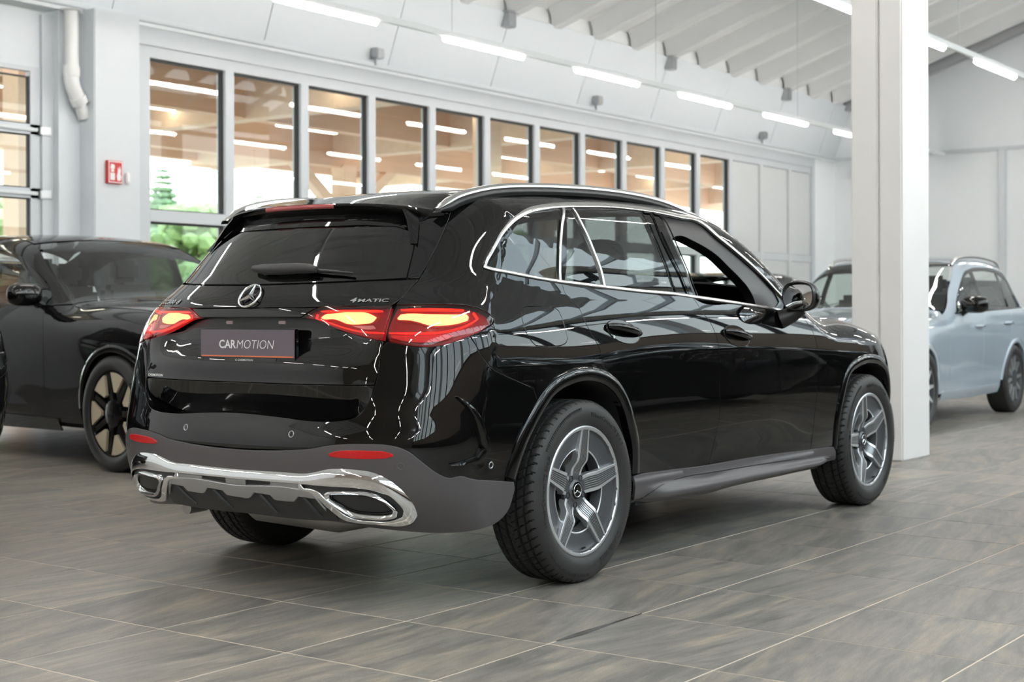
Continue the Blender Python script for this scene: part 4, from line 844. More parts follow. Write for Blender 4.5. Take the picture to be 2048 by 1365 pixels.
rdoor = panel(B0, 'rear_door', CV['rdoor_gap']+rd_arch+[(2.0, .389), (2.229, .386), (2.548, .380), (2.634, .379)]+CV['b_gap'][::-1][1:]+dlo_low[4:9], BP, car, mirror=True, step=.045)
fdoor = panel(B0, 'front_door', CV['b_gap']+[(2.64, .379), (3.044, .376), (3.45, .369), (3.727, .361)]+CV['f_gap'][::-1][1:]+[(3.53, 1.119), (3.478, 1.10)]+dlo_low[0:4], BP, car, mirror=True, step=.045)
farch = [(4.010, .345), (3.998, .465), (4.012, .586), (4.043, .682), (4.080, .755), (4.136, .798), (4.226, .826), (4.305, .840), (4.388, .846), (4.489, .841), (4.596, .822), (4.68, .785), (4.735, .727), (4.765, .668), (4.79, .595), (4.80, .528), (4.81, .460), (4.81, .378), (4.80, .309)]
fend = panel(B0, 'front_fender', CV['f_gap'][::-1]+[(3.57, 1.135)]+hood_seam+[(5.02, .88), (4.95, .77), (4.735, .73)]+farch[:12][::-1]+[(4.0, .362), (3.9, .359)], BP, car, mirror=True, step=.022, dens=.012)
nose_half = [(5.785, .28), (5.785, .74), (5.4, .76), (5.02, .86), (4.95, .76), (4.74, .72)]+farch[13:]+[(5.0, .27)]
panel(B0, 'front_bumper', nose_half, BP, car, mirror=True, step=.06)
panel(B0, 'grille', [(5.785, .75), (5.785, .90), (5.5, .90), (5.4, .77)], 'gloss_black', car, mirror=True, step=.06)
panel(B0, 'headlamp', [(5.49, .90), (5.39, .77), (5.04, .87), (5.1, .92)], 'clear_glass', car, mirror=True, step=.06)
hl = [(x, y) for x, y in [(2.16, -.758), (2.4, -.763), (2.7, -.758), (3.0, -.738), (3.2, -.713), (3.36, -.683), (3.46, -.5), (3.53, -.25), (3.55, 0)]]
panel(B0, 'hood', hl+[(x, -y) for x, y in hl[::-1][1:]]+[(2.13, .5), (2.12, 0), (2.13, -.5)], BP, car, top=True, step=.06)
ws = [(1.56, -.60), (1.75, -.645), (1.9, -.68), (2.08, -.735), (2.11, -.5), (2.1, 0)]
panel(B0, 'windscreen', ws+[(x, -y) for x, y in ws[::-1][1:]]+[(1.50, .3), (1.48, 0), (1.50, -.3)], 'clear_glass', car, top=True, flange=0, step=.06, off=-.002)
rf = [(-.37, -.582), (-.2, -.60), (0, -.612), (.6, -.613), (1.2, -.612), (1.50, -.612), (1.53, -.59), (1.47, -.3), (1.45, 0)]
panel(B0, 'roof_panel', rf+[(x, -y) for x, y in rf[::-1][1:]]+[(-.39, .3), (-.395, 0), (-.39, -.3)], BP, car, top=True, step=.05)
# glass, pillars and mouldings of the side
FRAME = [(2.492, 1.50), (2.498, 1.535)]+[(a-.012, b-.022) for a, b in dlo_top if 2.55 < a < 3.45]+[(3.425, 1.135), (3.36, 1.106), (3.13, 1.118), (2.852, 1.131), (2.552, 1.151), (2.530, 1.252), (2.507, 1.371)]
fr = panel(B0, 'pillar_trim', dlo_top+dlo_low, 'gloss_black', car, holes=[CV['glass_q'], CV['glass_rf'], CV['glass_r'], FRAME], off=-.006, gap=0, mirror=True, flange=.02)
seal = panel(B0, 'window_seal', FRAME, 'recess_black', car, holes=[CV['open_f']], off=-.012, gap=0, mirror=True, flange=.05)
for nm, key in (('quarter_glass', 'glass_q'), ('rear_door_fixed_glass', 'glass_rf'), ('rear_door_glass', 'glass_r')): panel(B0, nm, CV[key], 'tint_glass', car, off=-.008, gap=-.004, flange=0, mirror=True, step=.03)
def inset_line(l, d): return [tuple(v) for v in inset(np.array(l), d)]
loop = np.array(dlo_top+dlo_low[1:]); lp = inset(clean(loop), .0105)
if poly_area(loop) < 0: lp = lp[::-1]
ntop = len(dlo_top)
strip(B0, 'window_moulding', [tuple(v) for v in inset_line(dlo_top+dlo_low[1:], .0115)[-ntop:]] if poly_area(loop) < 0 else inset_line(dlo_top+dlo_low[1:], .0115)[:ntop], [.016, .020, .022, .022, .022, .021, .020, .018, .012], 'chrome_satin', car, off=.004, mirror=True, dens=.02)
strip(B0, 'waist_moulding', [(a, b+.008) for a, b in dlo_low], [.010, .016, .016, .015, .014], 'chrome_satin', car, off=.004, mirror=True, dens=.03)
strip(B0, 'window_divider', CV['divider'], .013, 'chrome_satin', car, off=.002, mirror=True)
strip(B0, 'window_divider', [(1.690, 1.516), (1.62, 1.40), (1.55, 1.29), (1.502, 1.203)] if False else [tuple(v) for v in zip(np.interp(np.linspace(0, 1, 9), [0, 1], [0, 1])*0+np.array([1.700, 1.662, 1.628, 1.600, 1.573, 1.550, 1.530, 1.513, 1.500]), np.linspace(1.517, 1.203, 9))], .013, 'chrome_satin', car, off=.002, mirror=True)
for k in (CV['bpil_r'][:6], CV['bpil_r'][6:], CV['bpil_f'][:7], CV['bpil_f'][7:]): strip(B0, 'pillar_edge', k, .006, 'gloss_black', car, off=.0, mirror=True, thick=.004)
# arches
strip(B0, 'arch_moulding', inset_line(arch+[(1.5, .35)], .026 if poly_area(np.array(arch)) > 0 else .026)[:len(arch)] if False else [(1.515+(a-1.515)*.945, .40+(b-.40)*.945) for a, b in arch], .056, 'gloss_black', car, off=.014, mirror=True, thick=.03, dens=.03)
strip(B0, 'arch_moulding', [(4.40+(a-4.40)*.94, .36+(b-.36)*.95) for a, b in farch], .05, 'gloss_black', car, off=.012, mirror=True, thick=.03, dens=.03)
for cx, ar, k in ((1.515, arch, .89), (4.40, farch, .885)):
    l = smooth_line([(cx+(a-cx)*k, .37+(b-.37)*k) for a, b in ar], .04); P_ = B0.pos(l); Q_ = P_.copy(); Q_[:, 1] = -.52
    
    for s_ in (1, -1):
        k_ = np.array([1, s_, 1]); R_ = MB().grid(np.stack([P_*k_, Q_*k_], 1), 0, True); R_.add(Q_*k_, [tuple(range(len(Q_)))]); R_.build('wheel_housing', 'underbody', car)
# inner shell, so that no light shows through the joints
ss = np.linspace(-5.75, 5.75, 330); zz_ = np.linspace(.31, 1.10, 18); S_, Z_ = np.meshgrid(ss, zz_, indexing='ij'); q = np.stack([S_.ravel(), Z_.ravel()], 1)
P_ = B0.pos(q); N_ = B0.nrm(P_); d_ = np.where(np.abs(q[:, 0]) < .72, .15, .035); P_ = (P_-N_*d_[:, None]).reshape(len(ss), len(zz_), 3); m = MB(); fs = []
for i in range(len(ss)-1):
    for j in range(len(zz_)-1):
        c = (P_[i, j]+P_[i+1, j+1])/2
        if abs(c[1]) > .5 and min(math.hypot(c[0]+.03, c[2]-.37), math.hypot(c[0]-2.87, c[2]-.37)) < .50: continue
        a = i*len(zz_)+j; fs.append((a, a+len(zz_), a+len(zz_)+1, a+1))
m.add(P_.reshape(-1, 3), fs, 0, True); m.build('inner_shell', 'void', car)
MB().box((-.45, -.50, .25), (3.5, .50, .30)).box((.50, -.86, .25), (2.35, .86, .30)).build('underbody', 'underbody', car)
# side skirt with its flared lower insert
st_, sb_ = CV['sill_top'], CV['sill_bot']
def skirt(V, P, N):
    zt = np.interp(V[:, 0], [p[0] for p in st_], [p[1] for p in st_]); zb = np.interp(V[:, 0], [p[0] for p in sb_], [p[1] for p in sb_])
    t = np.clip((zt-V[:, 1])/(zt-zb), 0, 1); e = sstep(1.98, 2.25, V[:, 0])*(1-sstep(3.75, 4.02, V[:, 0]))
    o = .004+.010*sstep(0, .25, t)+.030*sstep(.30, .62, t)*e-.035*sstep(.66, 1., t)
    P2 = P+N*o[:, None]
    do = np.gradient(o)*0; h = 1e-3
    def oo(tt): return .004+.010*sstep(0, .25, tt)+.030*sstep(.30, .62, tt)*e-.035*sstep(.66, 1., tt)
    dz = -(oo(np.clip(t+h, 0, 1))-oo(np.clip(t-h, 0, 1)))/(2*h*(zt-zb)); N2 = N-np.stack([0*dz, 0*dz, dz], 1); N2 /= np.linalg.norm(N2, axis=1)[:, None]
    return P2, N2
sk = panel(B0, 'side_skirt', [(1.955, .386)]+st_[1:]+sb_[::-1]+[(1.975, .30)], 'satin_grey', car, mirror=True, step=.022, bend=skirt)
B0g = [(2.045, .285), (2.10, .315), (2.2, .335), (2.35, .345), (2.7, .343), (3.2, .338), (3.6, .330), (3.85, .318), (3.98, .300)]
class BS: pass
bs = BS(); bs.pos = lambda q: skirt(np.asarray(q, float), B0.pos(q), B0.nrm(B0.pos(q)))[0]; bs.nrm = lambda P: B0.nrm(P); strip(bs, 'skirt_groove', B0g, .006, 'rubber_gloss', car, off=.0015, mirror=True, dens=.03)
# lower rear cladding
clad = panel(B0, 'bumper_cladding', mir([(0, .563), (.2, .568)]+CV['clad_top'][:-1]+[(1.086, .447)]+CV['clad_end'][1:-1]+[(.975, .289), (.804, .280), (.70, .286), (.60, .294), (.48, .307), (.37, .313), (0, .312)]), 'satin_grey', car, off=.004, step=.03)
bar_low = [(0, .453), (.33, .454), (.44, .456)]
hole = [(.330, .4525), (.44, .4545), (.544, .454), (.60, .447), (.643, .431), (.670, .405), (.688, .376), (.686, .350), (.660, .336), (.585, .331), (.518, .338), (.485, .354), (.455, .381), (.425, .408), (.403, .428), (.375, .437), (.345, .438)]
ct_ = smooth_line([(-.02, .488), (.233, .492)]+CV['chrome_top'][2:-2], .012)
ct_ = np.stack([smooth1(ct_[:, 0], 0, 2), smooth1(ct_[:, 1], 0, 2)], 1)
def roll(V, P, N):
    a = np.stack([np.abs(V[:, 0]), V[:, 1]], 1); d = np.full(len(a), 9.); g = np.zeros((len(a), 2))
    for p, q_ in zip(ct_[:-1], ct_[1:]):
        v = q_-p; t = np.clip(((a-p)@v)/(v@v), 0, 1); w = a-p-t[:, None]*v; l = np.linalg.norm(w, axis=1); k = l < d
        g = np.where(k[:, None], w/np.maximum(l, 1e-6)[:, None], g); d = np.minimum(d, l)
    o = .003+.017*(1-np.exp(-d/.016)); do = .017/.016*np.exp(-d/.016)
    t1 = np.cross(np.array([0, 0, 1.]), N); t1 /= np.linalg.norm(t1, axis=1)[:, None]; t2 = np.cross(N, t1)
    G = t1*(g[:, 0]*np.sign(V[:, 0]))[:, None]+t2*g[:, 1][:, None]
    N2 = N-G*do[:, None]; N2 /= np.linalg.norm(N2, axis=1)[:, None]
    return P+N*o[:, None], N2
skid = panel(B0, 'chrome_bar', mir([(0, .488), (.233, .492)]+CV['chrome_top'][2:-1]+[(.698, .3225), (.602, .3215), (.521, .3255), (.485, .333), (.452, .358), (.424, .383), (.402, .405), (.380, .424), (.355, .4305), (.322, .4315), (.322, .453), (.15, .4525), (0, .452)]), 'chrome', car, holes=[hole, [(-a, b) for a, b in hole[::-1]]], off=0, step=.012, rnd=.006, flange=.03, bend=roll)
for s_ in (1, -1): panel(B0, 'recess', [(s_*a, b) for a, b in hole], 'satin_dark', skid, off=.006, flange=0, gap=-.006)
panel(B0, 'vent_strip', mir([(0, .430), (.325, .431), (.325, .4535), (0, .4525)]), 'satin_dark', skid, off=.006, flange=0, gap=-.003)
for a, b in ((-.055, .055), (.185, .322), (-.322, -.185)): panel(B0, 'tab', [(a, .4305), (b, .4305), (b, .453), (a, .453)], 'silver_plastic', skid, off=.013, step=.03, rnd=.002)
bite = lambda c, w, t: [(c+w, .388), (c+w*.75, t), (c-w*.55, t+.004), (c-w, .388)]
sp_poly = [(-.40, .395), (-.375, .424), (-.345, .430), (0, .429), (.345, .430), (.375, .424), (.40, .397), (.425, .36)]+bite(.345, .055, .405)[0:]+[(.24, .386)]+bite(.13, .065, .405)+[(0, .385)]+bite(-.13, .065, .405)+[(-.24, .386)]+bite(-.345, .055, .405)+[(-.425, .36)]
panel(B0, 'skid_plate', sp_poly, 'silver_plastic', skid, off=.018, step=.02, rnd=.005, flange=.03)
panel(B0, 'diffuser', mir([(0, .312), (.37, .313), (.46, .318), (.445, .36), (.41, .395), (.36, .42), (0, .42)]), 'satin_dark', skid, off=.008, step=.03)
for c in (-.345, -.13, .13, .345):
    b_ = B0.pos(np.array([(c-.01, .40), (c+.012, .37), (c+.05, .325)])); MB().tube([tuple(p+np.array([-.010, 0, 0])) for p in b_], [.010, .012, .006], 8).build('fin', 'satin_dark', skid)
def bezel(name, outl, inl, s_, mt_):
    a = smooth_line([(s_*p[0], p[1]) for p in outl], .006, True, 24); n = 90
    def resample(l):
        l = np.concatenate([l, l[:1]]); d = np.concatenate([[0], np.cumsum(np.linalg.norm(np.diff(l, axis=0), axis=1))]); t = np.linspace(0, d[-1], n, endpoint=False); return np.stack([np.interp(t, d, l[:, 0]), np.interp(t, d, l[:, 1])], 1)
    a = resample(a); c = a.mean(0); rows = []
    for k, h in ((1.0, .002), (1.0, .018), (.985, .024), (.94, .027), (.90, .024), (.86, .012), (.84, .002), (.80, .010), (.78, .004), (.76, -.06)):
        w = np.array([max(0, 1-(1-k)*1.0), 1-(1-k)*2.0]); q_ = c+(a-c)*w; P_ = B0.pos(q_); nn = B0.nrm(B0.pos(np.repeat(c[None], n, 0))); rows.append(P_+nn*h)
    m_ = MB().grid(np.stack(rows, 1)[:, :7], 0, True, closed_u=True, flip=s_ < 0); m_.grid(np.stack(rows, 1)[:, 6:], 1, True, closed_u=True, flip=s_ < 0)
    m_.add(rows[-1], [tuple(range(n))], 2); return m_.build(name, [mt_, 'rim_black', 'void'], skid, auto=60)
for s_ in (1, -1): bezel('exhaust_tip', CV['ex_out'], CV['ex_in'], s_, 'chrome')
for s_ in (1, -1):
    panel(B0, 'reflector', [(s_*a, b) for a, b in CV['refl']], 'reflector', clad, off=.006, step=.02, rnd=.002)
    for a, b, bb in ((.679, .533, clad), (.972, .522, bumper), (.281, .633, bumper)):
        P0 = B0.pos(np.array([(s_*a, b)]))[0]; N0 = B0.nrm(P0[None])[0]; t1 = np.cross(N0, [0, 0, 1]); t1 /= np.linalg.norm(t1); t2 = np.cross(N0, t1)
        an = np.linspace(0, 2*PI, 24, endpoint=False); h0 = .0045 if bb is clad else .0005
        G = np.array([[P0+N0*h+(t1*math.cos(x)+t2*math.sin(x))*r for r, h in ((.0135, h0), (.0125, h0+.0016), (.0105, h0+.0014), (.0095, h0-.002), (.004, h0-.002), (0.0005, h0-.002))] for x in an])
        MB().grid(G, 0, True, closed_u=True).build('parking_sensor', 'satin_grey' if bb is clad else 'galv', bb)
    strip(B0, 'corner_fin', [(s_*a, b) for a, b in CV['side_flap']], [.004, .016, .028, .034, .034, .032, .024, .006], 'gloss_black', bumper, off=.019, dens=.012)
# tail lamps
lo_in = [(.294, 1.0655), (.365, 1.101), (.5, 1.104), (.652, 1.1095), (.643, 1.075), (.626, 1.01), (.6225, .982), (.568, .9925), (.503, 1.0075), (.44, 1.0265), (.35, 1.0585)]
lo_out = [(.668, 1.109), (.75, 1.110), (.849, 1.109), (.892, 1.107), (.930, 1.102), (.962, 1.091), (.988, 1.076), (1.005, 1.057), (.998, 1.046), (.966, 1.028), (.936, 1.014), (.898, 1.001), (.840, .979), (.808, .969), (.784, .965), (.755, .962), (.735, .963), (.677, .972), (.638, .980), (.6325, 1.01), (.651, 1.075)]
for s_ in (1, -1):
    ms = lambda l: [(s_*a, b) for a, b in l]
    for nm, outl, guide, bar, lowl, par in (('inner_tail_lamp', lo_in, CV_['guide_inner'], CV_['bar_i'], CV_['low_i'], tail), ('outer_tail_lamp', lo_out, CV_['guide_outer'], CV_['bar_o'], CV_['low_o'], car)) if False else ():
        pass
GI = [(0.372, 1.066), (0.393, 1.079), (0.415, 1.081), (0.575, 1.079), (0.593, 1.069), (0.576, 1.051), (0.554, 1.047), (0.478, 1.047), (0.454, 1.056), (0.433, 1.062), (0.377, 1.064)]
GO = [(0.667, 1.067), (0.678, 1.081), (0.698, 1.084), (0.777, 1.083), (0.906, 1.082), (0.911, 1.072), (0.905, 1.061), (0.858, 1.048), (0.819, 1.043), (0.768, 1.044), (0.74, 1.054), (0.711, 1.061), (0.67, 1.063)]
BI = [(.375, 1.089), (.499, 1.0915), (.617, 1.0915)]; BO = [(.680, 1.096), (.778, 1.0975), (.895, 1.095)]
LI = [(.36, 1.078), (.356, 1.062), (.421, 1.044), (.483, 1.026), (.541, 1.014), (.622, 1.009)]; LO = [(.640, 1.009), (.741, 1.009), (.804, 1.012), (.855, 1.023), (.905, 1.042), (.942, 1.061), (.93, 1.085)]
CI = [(.502, 1.037), (.583, 1.039), (.594, 1.026), (.577, 1.023), (.525, 1.029)]; LL = [(.642, 1.002), (.741, 1.004), (.804, 1.007), (.855, 1.004), (.827, .988), (.756, .975), (.694, .979), (.646, .991)]
for s_ in (1, -1):
    ms = lambda l: [(s_*a, b) for a, b in l]
    for nm, outl, guide, bar, lowl, glow in (('inner_tail_lamp', lo_in, GI, BI, LI, None), ('outer_tail_lamp', lo_out, GO, BO, LO, None)):
        L_ = panel(B0, nm, ms(outl), 'red_deep', car, off=-.022, flange=0, gap=0, step=.03)
        panel(B0, 'lens', ms(outl), 'red_lens', L_, off=.002, step=.025, flange=.024 if False else .004, rnd=.003)
        panel(B0, 'light_guide', ms(guide), 'lamp_amber', L_, off=-.012, step=.03, flange=.008, gap=.001, dens=.008)
        rim_ = [tuple(v) for v in inset(np.array(ms(guide), float), -.006)]
        panel(B0, 'guide_frame', rim_, 'red_base', L_, off=-.015, step=.03, flange=.004, gap=0, dens=.008)
        strip(B0, 'light_bar', ms(bar), [.002, .0055, .0055, .0055, .002], 'lamp_red', L_, off=-.010, thick=.014)
        strip(B0, 'light_line', ms(lowl), [.0025, .004, .004, .004, .002], 'lamp_red', L_, off=-.009, thick=.014)
        if nm[0] == 'i': panel(B0, 'reversing_lens', ms(CI), 'lamp_clear', L_, off=-.011, step=.02, flange=.004)
        else: panel(B0, 'indicator_lens', ms(LL), 'reflector', L_, off=-.011, step=.03, flange=.004)
# spoiler
ty_ = np.linspace(-1, 1, 49); yy_ = ty_*.605
xt = np.interp(np.abs(yy_), [0, .15, .3, .42, .5, .56, .605], [-.668, -.662, -.640, -.605, -.566, -.520, -.463]); zt = np.interp(np.abs(yy_), [0, .15, .3, .42, .5, .56, .605], [1.516, 1.515, 1.511, 1.503, 1.494, 1.483, 1.468])
xt = smooth1(xt, 0, 2); zt = smooth1(zt, 0, 2)
xl = np.interp(np.abs(yy_), [0, .3, .5, .605], [-.393, -.389, -.376, -.362]); lead = B0.top(np.stack([xl, np.clip(yy_, -.59, .59)], 1)); nl = B0.nrm(lead)
we_ = sstep(.50, .605, np.abs(yy_))[:, None]
for i_ in range(len(yy_)):
    if we_[i_, 0] > 0:
        sg0 = -np.sign(yy_[i_]); tr_ = B0.pos(np.array([(sg0*.944, 1.470)]))[0]+[-.012, 0, .002]; le_ = B0.pos(np.array([(sg0*.984, 1.500)]))[0]+[0, 0, .002]
        xt[i_] = xt[i_]*(1-we_[i_, 0])+tr_[0]*we_[i_, 0]; zt[i_] = zt[i_]*(1-we_[i_, 0])+tr_[2]*we_[i_, 0]; yy_[i_] = yy_[i_]*(1-we_[i_, 0])+tr_[1]*we_[i_, 0]
        lead[i_] = lead[i_]*(1-we_[i_, 0])+le_*we_[i_, 0]
rows = []
for u in np.linspace(0, 1, 9):
    h00, h10, h01, h11 = 2*u**3-3*u*u+1, u**3-2*u*u+u, -2*u**3+3*u*u, u**3-u*u
    Lx = xt-lead[:, 0]; s0 = np.clip(-nl[:, 0]/np.maximum(nl[:, 2], .3), -.3, .35)
    rows.append(np.stack([lead[:, 0]+Lx*u, lead[:, 1]*(1-u)+yy_*u, h00*(lead[:, 2]+.001)+h10*Lx*s0*1.0+h01*zt+h11*Lx*.17], 1))
G = np.stack(rows, 1); m = MB().grid(G, 0, True)
E1 = G[:, -1]; E2 = E1+np.stack([0*zt-.003, 0*zt, 0*zt-.006], 1); E3 = E1+np.stack([.004+0*zt, 0*zt, 0*zt-.021], 1)
sg_ = np.interp(np.abs(yy_), [0, .605], [0, .742])*-np.sign(yy_+1e-9); gz = B0.pos(np.stack([sg_, np.interp(np.abs(yy_), [0, .4, .56, .605], [1.425, 1.425, 1.415, 1.39])], 1))+np.array([-.002, 0, 0])
mid = (E3+gz)/2+np.array([.03, 0, .012])
m.grid(np.stack([E1, E2, E3], 1), 0, True); m.grid(np.stack([E3, mid*.45+E3*.55, mid, gz], 1), 0, True)
spo = m.build('roof_spoiler', 'black_paint', car, auto=32)
for s_ in (1, -1):                                     # side fins running down beside the glass
    a = [(.742, 1.475), (.745, 1.43), (.735, 1.38), (.728, 1.345)]; P_ = B0.pos(np.array([(s_*x, z) for x, z in a])); N_ = B0.nrm(P_); h = np.array([.055, .036, .016, .002])[:, None]
    Q_ = P_+np.array([-1., 0, .25])*h; o_ = np.array([0, -s_*.022, 0])
    MB().grid(np.stack([P_, Q_, Q_+o_*.6+np.array([.006, 0, 0]), P_+o_*1.5], 1), 0, True).build('spoiler_fin', 'gloss_black', spo, auto=40)
bl = []; 
for y in np.linspace(-.19, .19, 20):
    i_ = (y/.605+1)/2*48; j = int(i_); f_ = i_-j; bl.append(E2[j]*(1-f_)+E2[min(j+1, 48)]*f_)
bl = np.array(bl); MB().grid(np.stack([bl+[-.001, 0, .004], bl+[-.004, 0, .001], bl+[-.003, 0, -.012], bl+[.003, 0, -.014]], 1), 0, True).build('brake_lamp', 'brake_lens', spo)
# wiper
wl_ = [(-.075, 1.246), (.0, 1.242), (.10, 1.241), (.2, 1.242), (.27, 1.240), (.315, 1.235)]; P_ = B0.pos(np.array(wl_)); N_ = B0.nrm(P_)
m = MB().tube([tuple(v) for v in P_+N_*.020], [.012, .021, .022, .021, .019, .012], 14); m.tube([tuple(P_[1]+N_[1]*.02), tuple(P_[1]-N_[1]*.0)], .016, 12); wip = m.build('rear_wiper', 'satin_dark', car)
P_ = B0.pos(np.array([(.28, 1.238), (.38, 1.231), (.49, 1.222)])); N_ = B0.nrm(P_); MB().tube([tuple(v) for v in P_+N_*.014], [.008, .0065, .004], 10).build('wiper_blade', 'rubber_gloss', wip)
# roof rails
for s_ in (1, -1):
    pts = [(-.515, .590, 1.487), (-.46, .60, 1.520), (-.39, .606, 1.549), (-.28, .613, 1.576), (-.15, .619, 1.597), (.05, .624, 1.614), (.35, .626, 1.629), (.67, .626, 1.635), (.95, .625, 1.628), (1.17, .622, 1.610), (1.35, .618, 1.583), (1.48, .613, 1.556), (1.58, .606, 1.522)]
    c = [(x, -s_*y, z) for x, y, z in smooth_line([(p[0], p[2]) for p in pts], .03)[:, [0, 0, 1]]] if False else None
    l = np.array(pts); t_ = np.linspace(0, len(pts)-1, 60); l = np.stack([nspline(range(len(pts)), l[:, k], t_) for k in range(3)], 1)*[1, -s_, 1]; n_ = len(l)
    w_ = np.interp(np.arange(n_), [0, 5, n_-6, n_-1], [.3, 1, 1, .3]); sec = [(-.016, -.018), (-.017, .000), (-.010, .012), (.006, .012), (.017, .002), (.018, -.018)]
    MB().grid(np.stack([l+np.stack([0*w_, np.full(n_, -s_*a)*1.0, b*w_-.006], 1) for a, b in sec], 1), 0, True).add([tuple(v) for v in ()], []).build('roof_rail', 'chrome_satin', car, auto=35)
    MB().grid(np.stack([l+np.stack([0*w_, np.full(n_, -s_*a), w_*0+b*np.maximum(w_, .4)], 1) for a, b in [(-.017, -.012), (.019, -.012), (.026, -.045), (-.02, -.045)]], 1), 0, True).build('rail_foot', 'rubber_gloss', car)
MB().prism([(0, 0), (.14, 0), (.05, .045), (.0, .05)], ((-1, 0, 0), (0, 0, 1), (0, 1, 0)), .03, (-.20, -.015, 1.585)) if False else None
# badges and plate
def on_surf(B, s0, z0, off=.002):
    def f(u, v, h): P_ = B.pos(np.array([[s0+u, z0+v]])); return tuple((P_+B.nrm(P_)*(off+h))[0])
    return f
P0 = B0.pos(np.array([[-.009, 1.145]]))[0]; N0 = B0.nrm(P0[None])[0]; U0 = np.array([0, -1., 0]); V0 = np.cross(U0, N0)*-1
V0 = V0 if V0[2] > 0 else -V0
star_badge('emblem', .056, car, 'chrome', lambda u, v, h: tuple(P0+U0*u+V0*v+N0*(h*1.2+.006)), .005)
def body_text(name, txt, s0, z0, width, height, parent, B=B0, off=.0008, shear=0., mt_='chrome', depth=.0022, kx=1.):
    v, f = text_mesh(txt, 1, off, shear, 0); v = v-v.min(0); v[:, 0] *= width/v[:, 0].max(); v[:, 1] *= height/v[:, 1].max()
    n_ = len(v); P_ = B.pos(np.stack([s0+v[:, 0], z0+v[:, 1]], 1)); N_ = B.nrm(P_); m_ = MB(); m_.add(P_+N_*depth, f); e = {}
    for q_ in f:
        for i in range(len(q_)): k_ = (q_[i], q_[(i+1) % len(q_)]); e[k_] = e.get(k_, 0)+1
    m_.add(np.concatenate([P_+N_*depth, P_]), [(b_, a_, a_+n_, b_+n_) for a_, b_ in e if (b_, a_) not in e]); return m_.build(name, mt_, parent)
body_text('lettering', '4', .495, 1.1195, .026, .0175, car, off=.03, shear=.3); body_text('lettering', 'MATIC', .5245, 1.1205, .116, .0120, car, off=.012, shear=.15)
body_text('lettering', 'GLC300 d', -.695, 1.121, .215, .017, car, off=.025, shear=.1)
pl = MB().box((-.948, -.262, .892), (-.928, .262, 1.022), bev=.004).box((-.93, -.22, .91), (-.89, .22, 1.0)).build('plate_holder', 'gloss_black', car)
MB().box((-.9512, -.257, .9125), (-.947, .257, 1.019), bev=.001).build('number_plate', 'plate_face', pl)
MB().box((-.9518, -.252, .9135), (-.9505, .252, .9185)).build('orange_line', 'plate_orange', pl)
MB().box((-.9516, -.16, .8945), (-.9475, .12, .909)).build('holder_strip', 'satin_dark', pl)
def plate_text(txt, y0, z0, w, h, off=0., shear=0., mt_='white_print', x=-.9520):
    v, f = text_mesh(txt, 1, off, shear, 0); v = v-v.min(0); v[:, 0] *= w/v[:, 0].max(); v[:, 1] *= h/v[:, 1].max()
    m_ = MB().add(np.stack([np.full(len(v), x), y0-v[:, 0], z0+v[:, 1]], 1), f); return m_.build('lettering', mt_, pl)
plate_text('CAR', .150, .946, .094, .033, .022); plate_text('MOTION', .052, .946, .204, .033, -.012, .18); plate_text('C CARMOTION', .060, .898, .098, .0075, .01, .15)
body_text('sticker_lettering', 'CARMOTION', -.59, .826, .095, .010, car, B=BT, off=.01, shear=.1, mt_='white_print', depth=.001)
for y in (.145, -.145): MB().box((-.905, y-.02, 1.040), (-.895, y+.02, 1.052), bev=.003).build('plate_lamp', 'lamp_clear', car)
# door handles in round bowls
for s0, z0, w_, dr in ((1.852, 1.000, .125, rdoor[0]), (2.852, .968, .125, fdoor[0])):
    c = B0.pos(np.array([[s0, z0]]))[0]; N0 = B0.nrm(c[None])[0]; t1 = np.array([1., 0, 0]); t1 -= N0*(t1@N0); t1 /= np.linalg.norm(t1); t2 = np.cross(t1, N0); t2 = t2 if t2[2] > 0 else -t2
    an = np.linspace(0, 2*PI, 40, endpoint=False); tilt = -.16
    def el(r, h): return [c+N0*h+(t1*math.cos(tilt)+t2*math.sin(tilt))*math.cos(a)*.127*r+(t2*math.cos(tilt)-t1*math.sin(tilt))*math.sin(a)*.050*r for a in an]
    MB().grid(np.array([el(1.0, .0006), el(.985, .003), el(.965, .003), el(.95, .001)]).transpose(1, 0, 2), 0, True, closed_u=True).build('bowl_rim', 'black_paint', dr)
    MB().grid(np.array([el(.955, .0015), el(.8, .0014), el(.5, .0013), el(.01, .0012)]).transpose(1, 0, 2), 0, True, closed_u=True).build('bowl', 'gloss_black', dr)
    d1 = t1*math.cos(tilt)+t2*math.sin(tilt)
    hb = [tuple(c+d1*u+N0*h+t2*.006) for u, h in ((-.118, .004), (-.10, .017), (-.06, .028), (0, .033), (.06, .028), (.10, .017), (.118, .004))]
    MB().tube(hb, [.010, .014, .016, .017, .016, .014, .010], 12, up=tuple(N0)).build('handle', 'black_paint', dr)
    MB().tube([tuple(c-d1*.085-t2*.034+N0*.001), tuple(c-d1*.085-t2*.034+N0*.004)], .007, 14).build('lock_cap', 'galv', dr) if s0 < 2 else None
